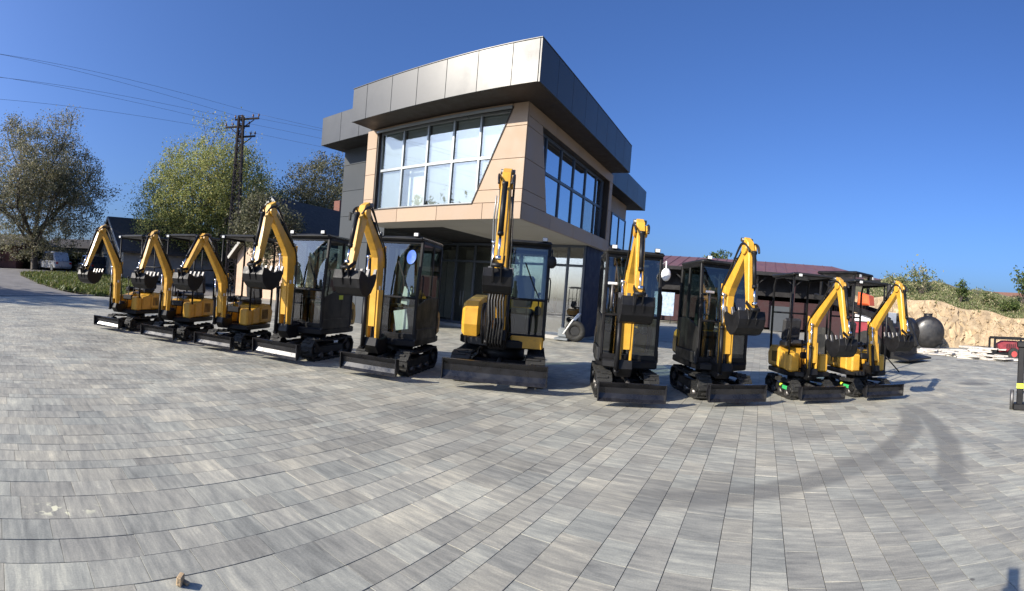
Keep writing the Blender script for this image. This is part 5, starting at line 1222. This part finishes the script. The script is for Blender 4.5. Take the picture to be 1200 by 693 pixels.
# dark timber pallets and the crimson machine behind them
def pallet(px, d, z, rz, lab):
    q = polar(px, d); t = empty('pallet', q + Vector((0, 0, z)), rz, lab, 'pallet', 'dark pallets by the sand bank')
    for k in range(6): mb = MB(); mb.box((0, -.5 + k * .2, .13), (1.2, .13, .025), .004); mb.build('board', M_OLDWOOD, t, fix=False)
    for x in (-.5, 0, .5): mb = MB(); mb.box((x, 0, .06), (.1, 1.1, .10), .006); mb.build('bearer', M_OLDWOOD, t, fix=False)
for k, (px, d, z, rz, lab) in enumerate(((1152, 25.5, .0, .3, 'bottom dark pallet of the stack behind the slabs'), (1152, 25.5, .16, .36, 'middle dark pallet of the stack behind the slabs'), (1153, 25.5, .32, .25, 'top dark pallet of the stack behind the slabs'))): pallet(px, d, z, rz, lab)
q = polar(1183, 23.5)
t = empty('trailer_mixer', q, R_(50), 'crimson site machine with black frame standing by the dark pallets', 'site machine')
mb = MB(); mb.prism([(-.5, .35), (.5, .35), (.6, .7), (.3, .88), (-.35, .88), (-.55, .7)], -.30, .30, .06); mb.build('hood', M_CRIM, t)
for k in range(5): mb = MB(); mb.box((-.305, -.25 + k * .1, .62), (.012, .05, .22), .004); mb.build('vent', M_BLK, t)
mb = MB(); mb.box((0, 0, .28), (1.0, 2.3, .12), .02); mb.beam((0, 1.1, .3), (0, 2.0, .42), .1, .1, .01)
for s in (-1, 1): mb.beam((s * .45, -.8, .3), (s * .45, -.8, 1.0), .09, .09); mb.beam((s * .45, .8, .3), (s * .45, .8, 1.0), .09, .09); mb.beam((s * .45, -.8, 1.0), (s * .45, .8, 1.0), .09, .12)
mb.build('frame', M_BLK, t)
for s in (-1, 1): mb = MB(); mb.cyl((s * .5, -.1, .28), (s * .68, -.1, .28), .28, 16); w_ = mb.build('wheel', M_RUB, t); mb = MB(); mb.cyl((s * .67, -.1, .28), (s * .69, -.1, .28), .14, 12); mb.build('rim', M_REDP, w_)
# red and orange loader behind the right end pair
q = polar(1004, 20)
t = empty('compact_loader', q, R_(200), 'red and orange compact loader with black roof behind the right end pair of excavators', 'loader')
mb = MB(); mb.prism([(-1.2, .45), (1.1, .45), (1.2, .9), (.5, 1.25), (-1.2, 1.30)], -.5, .5, .06); mb.build('body', M_MAROON, t)
mb = MB(); mb.prism([(.10, 1.50), (.50, 1.50), (.46, 1.78), (.10, 1.88)], -.20, .20, .05); mb.build('hood', M_ORANGE, t)
mb = MB(); mb.box((.51, .55, .86), (.04, .62, .30), .01); mb.build('side_panel', M_CRIM, t)
for c_, s_ in (((.51, .5, 1.14), (.04, .5, .20)), ((0, 1.14, 1.18), (.6, .03, .3))): mb = MB(); mb.box(c_, s_, .01); mb.build('white_panel', M_WHITE, t)
mb = MB()
for sx in (-1, 1):
    for y in (-1.0, .1): mb.beam((sx * .46, y, 1.2), (sx * .44, y, 2.35), .07, .07, .01)
    mb.beam((sx * .62, -1.1, 1.7), (sx * .62, 1.4, 1.1), .09, .16, .02); mb.beam((sx * .62, 1.4, 1.1), (sx * .62, 1.7, .4), .09, .14, .02)
mb.build('frame', M_BLK, t)
mb = MB(); mb.box((0, -.45, 2.40), (1.05, 1.35, .09), .03); mb.build('roof', M_BLK, t)
mb = MB(); mb.box((0, -.6, 1.5), (.5, .5, .14), .04); mb.box((0, -.85, 1.8), (.48, .12, .5), .05); mb.build('seat', M_SEAT, t)
for sx in (-1, 1):
    for y in (-.75, .75): mb = MB(); mb.cyl((sx * .42, y, .40), (sx * .70, y, .40), .40, 18); w_ = mb.build('wheel', M_RUB, t); mb = MB(); mb.cyl((sx * .69, y, .40), (sx * .71, y, .40), .2, 14); mb.build('rim', M_GRY, w_)
mb = MB(); mb.prism([(1.55, .1), (2.1, .08), (2.1, .12), (1.65, .2), (1.6, .75), (1.52, .75)], -.8, .8, .008); mb.build('bucket', M_BLK, t)
lamp(t, (-.38, .24, 2.32), .10); lamp(t, (.38, .24, 2.32), .10); t.scale = (1.4, 1.4, 1.4)
# floodlight on a dark stand behind the last boom
q = polar(1040, 14.5)
t = empty('flood_light', q, R_(220), 'grey floodlight on a dark stand behind the rightmost boom', 'floodlight')
mb = MB(); mb.tube([(0, 0, .0), (0, 0, 2.35)], .035, 8)
for a in (0, 2.1, 4.2): mb.tube([(0, 0, .5), (math.cos(a) * .5, math.sin(a) * .5, .02)], .02, 6)
mb.build('stand', M_BLK, t)
mb = MB(); mb.box((0, .03, 2.45), (.42, .14, .32), .03); hd = mb.build('lamp_head', M_BLK, t); mb = MB(); mb.box((0, .105, 2.45), (.36, .012, .26), .004); mb.build('lens', M_LAMP, hd)
# breaker attachment at the right edge
q = polar(1199, 9.15)
t = empty('breaker_attachment', q, R_(-60), 'upright black steel breaker attachment with lime label at the right edge', 'attachment')
mb = MB(); mb.box((0, 0, .62), (.12, .15, 1.06), .015); mb.box((0, 0, 1.2), (.18, .2, .12), .02); mb.box((.0, 0, .06), (.22, .26, .12), .015); mb.build('housing', M_BLK, t)
mb = MB(); mb.box((0, .0, .44), (.128, .158, .09), .002); mb.build('label', M_LIME, t)
mb = MB(); mb.cyl((-.145, -.02, 0), (-.145, -.02, .36), .035, 12); mb.box((.12, .05, .14), (.06, .1, .18), .01); mb.build('chisel', M_STEEL, t)
mb = MB(); mb.tube([(.02, .08, 1.1), (.12, .2, 1.0), (.14, .22, .6), (.08, .12, .3)], .018, 6); mb.build('hose', M_HOSE, t)
# hand machine and tyre in front of the shop front
q = polar(663, 17.5)
t = empty('plate_compactor', q, R_(-20), 'small grey plate compactor with tilted handle before the shop front', 'compactor')
mb = MB(); mb.box((0, 0, .07), (.5, .62, .08), .02); mb.box((0, .08, .28), (.36, .34, .34), .05); mb.build('body', M_FRAMEL, t)
mb = MB()
for s in (-1, 1): mb.tube([(.05, s * .18, .25), (.35, s * .18, .75), (.55, s * .18, 1.0)], .03, 6)
mb.tube([(.55, -.18, 1.0), (.55, .18, 1.0)], .03, 6); mb.build('handle', M_WHITE, t)
q = polar(677, 17.3)
t = empty('tyre', q, R_(-20), 'black tyre leaning by the small grey compactor', 'tyre'); mb = MB()
vs = []; fs = []
for i in range(24):
    a = 2 * math.pi * i / 24
    for j in range(8):
        b = 2 * math.pi * j / 8; rr_ = .34 + .14 * math.cos(b); vs.append((rr_ * math.cos(a), .11 * math.sin(b), .48 + rr_ * math.sin(a)))
for i in range(24):
    for j in range(8): fs.append((i * 8 + j, i * 8 + (j + 1) % 8, ((i + 1) % 24) * 8 + (j + 1) % 8, ((i + 1) % 24) * 8 + j))
mb.add(vs, fs, True); mb.build('carcass', M_RUB, t); mb = MB(); mb.cyl((0, -.05, .48), (0, .05, .48), .21, 18); mb.build('rim', M_GRY, t); t.scale = (.8, .8, .8)
# wood offcut in the foreground
q = polar(233, 2.27)
mb = MB(); mb.box((0, 0, .022), (.026, .05, .044), .004, Matrix.Rotation(.3, 3, 'Z')); mb.box((.012, .018, .008), (.05, .02, .014), .002)
tag(mb.build('wood_offcut', M_WOOD, None, q + Vector((0, 0, .001))), 'small pale wood offcut lying on the pavers in the foreground', 'wood offcut')

# ------------------------------------------------------------------ the photographer behind the lens: casts the shadow in the corner
ph = empty('phone', (-.0643, -.0386, EYE + .006), R_(-60), 'black phone held up by the photographer', 'phone')
mb = MB(); mb.box((0, 0, 0), (.074, .009, .150), .004); mb.build('body', M_PHONE, ph)
mb = MB(); mb.box((-.016, .006, .05), (.03, .004, .034), .002); mb.build('camera_bump', M_PHONE, ph)
PX, PY = -.12, -.50                  # where the person stands; faces bearing ~45
fw = Vector((math.sin(R_(14)), math.cos(R_(14)), 0)); rt = Vector((fw.y, -fw.x, 0))
def B(r, f, z): return Vector((PX, PY, 0)) + rt * r + fw * f + Vector((0, 0, z))
person = empty('person', (PX, PY, 0), 0, 'person in dark jacket and jeans holding up a phone, behind the camera', 'person')
def skin_obj(name, pts, edges, radii, mt, parent):
    me = bpy.data.meshes.new(name); me.from_pydata([tuple(p - Vector((PX, PY, 0))) for p in pts], edges, []); me.materials.append(mt)
    o = link(name, me, parent); md = o.modifiers.new('skin', 'SKIN'); md.use_smooth_shade = True
    for i, r in enumerate(radii): me.skin_vertices[0].data[i].radius = r if isinstance(r, tuple) else (r, r)
    me.skin_vertices[0].data[0].use_root = True
    sb = o.modifiers.new('sub', 'SUBSURF'); sb.levels = 1; sb.render_levels = 2; return o
pts = [B(0, 0, .95), B(0, 0, 1.15), B(0, .01, 1.34), B(0, .01, 1.42), B(0, .02, 1.48), B(0, .05, 1.56), B(0, .05, 1.65)]; rad = [(.16, .12), (.15, .11), (.17, .12), (.10, .08), .055, (.075, .09), (.06, .075)]
ed = [(i, i + 1) for i in range(6)]
hands = {}
for s in (-1, 1):
    k = len(pts); g = Vector((-.066, -.042, EYE - .078)) + Vector((.515, -.857, 0)) * (s * .052) - fw * .005
    pts += [B(s * .19, 0, 1.36), B(s * .26, .05, 1.14), g + rt * (s * .05) - fw * .10 - Vector((0, 0, .06)), g]; rad += [.065, .048, .036, .03]; ed += [(2, k), (k, k + 1), (k + 1, k + 2), (k + 2, k + 3)]; hands[s] = g
    k = len(pts); pts += [B(s * .10, 0, .90), B(s * .11, .02, .50), B(s * .11, -.02, .09), B(s * .12, .13, .045)]; rad += [.09, .065, .045, .04]; ed += [(0, k), (k, k + 1), (k + 1, k + 2), (k + 2, k + 3)]
body = skin_obj('body', pts, ed, rad, M_JACKET, person)
for s, g in hands.items():
    for j in range(4):
        o_ = g + Vector((0, 0, .025 - j * .020)); skin_obj('finger', [o_, o_ + fw * .025 - rt * (s * .006), o_ + fw * .03 - rt * (s * .03), o_ + fw * .018 - rt * (s * (.042 - .004 * j))], [(0, 1), (1, 2), (2, 3)], [.010, .009, .008, .007], M_SKIN, person)
    skin_obj('thumb', [g + Vector((0, 0, .01)), g - fw * .015 + Vector((0, 0, .035)) - rt * (s * .012), g - fw * .012 + Vector((0, 0, .05)) - rt * (s * .03)], [(0, 1), (1, 2)], [.012, .010, .008], M_SKIN, person)
mb = MB(); c = B(0, .05, 1.62) - Vector((PX, PY, 0)); mb.ball(c, .10, 14, (.82, .95, 1.2)); mb.build('head', M_SKIN, person)
mb = MB(); mb.ball(c + Vector((0, 0, .025)) - fw * .012, .108, 14, (.84, .95, 1.12)); mb.build('hair', M_HAIR, person)
mb = MB(); mb.ball(c + fw * .095, .016, 8, (1, 1, 1.5))
mb.build('nose', M_SKIN, person)
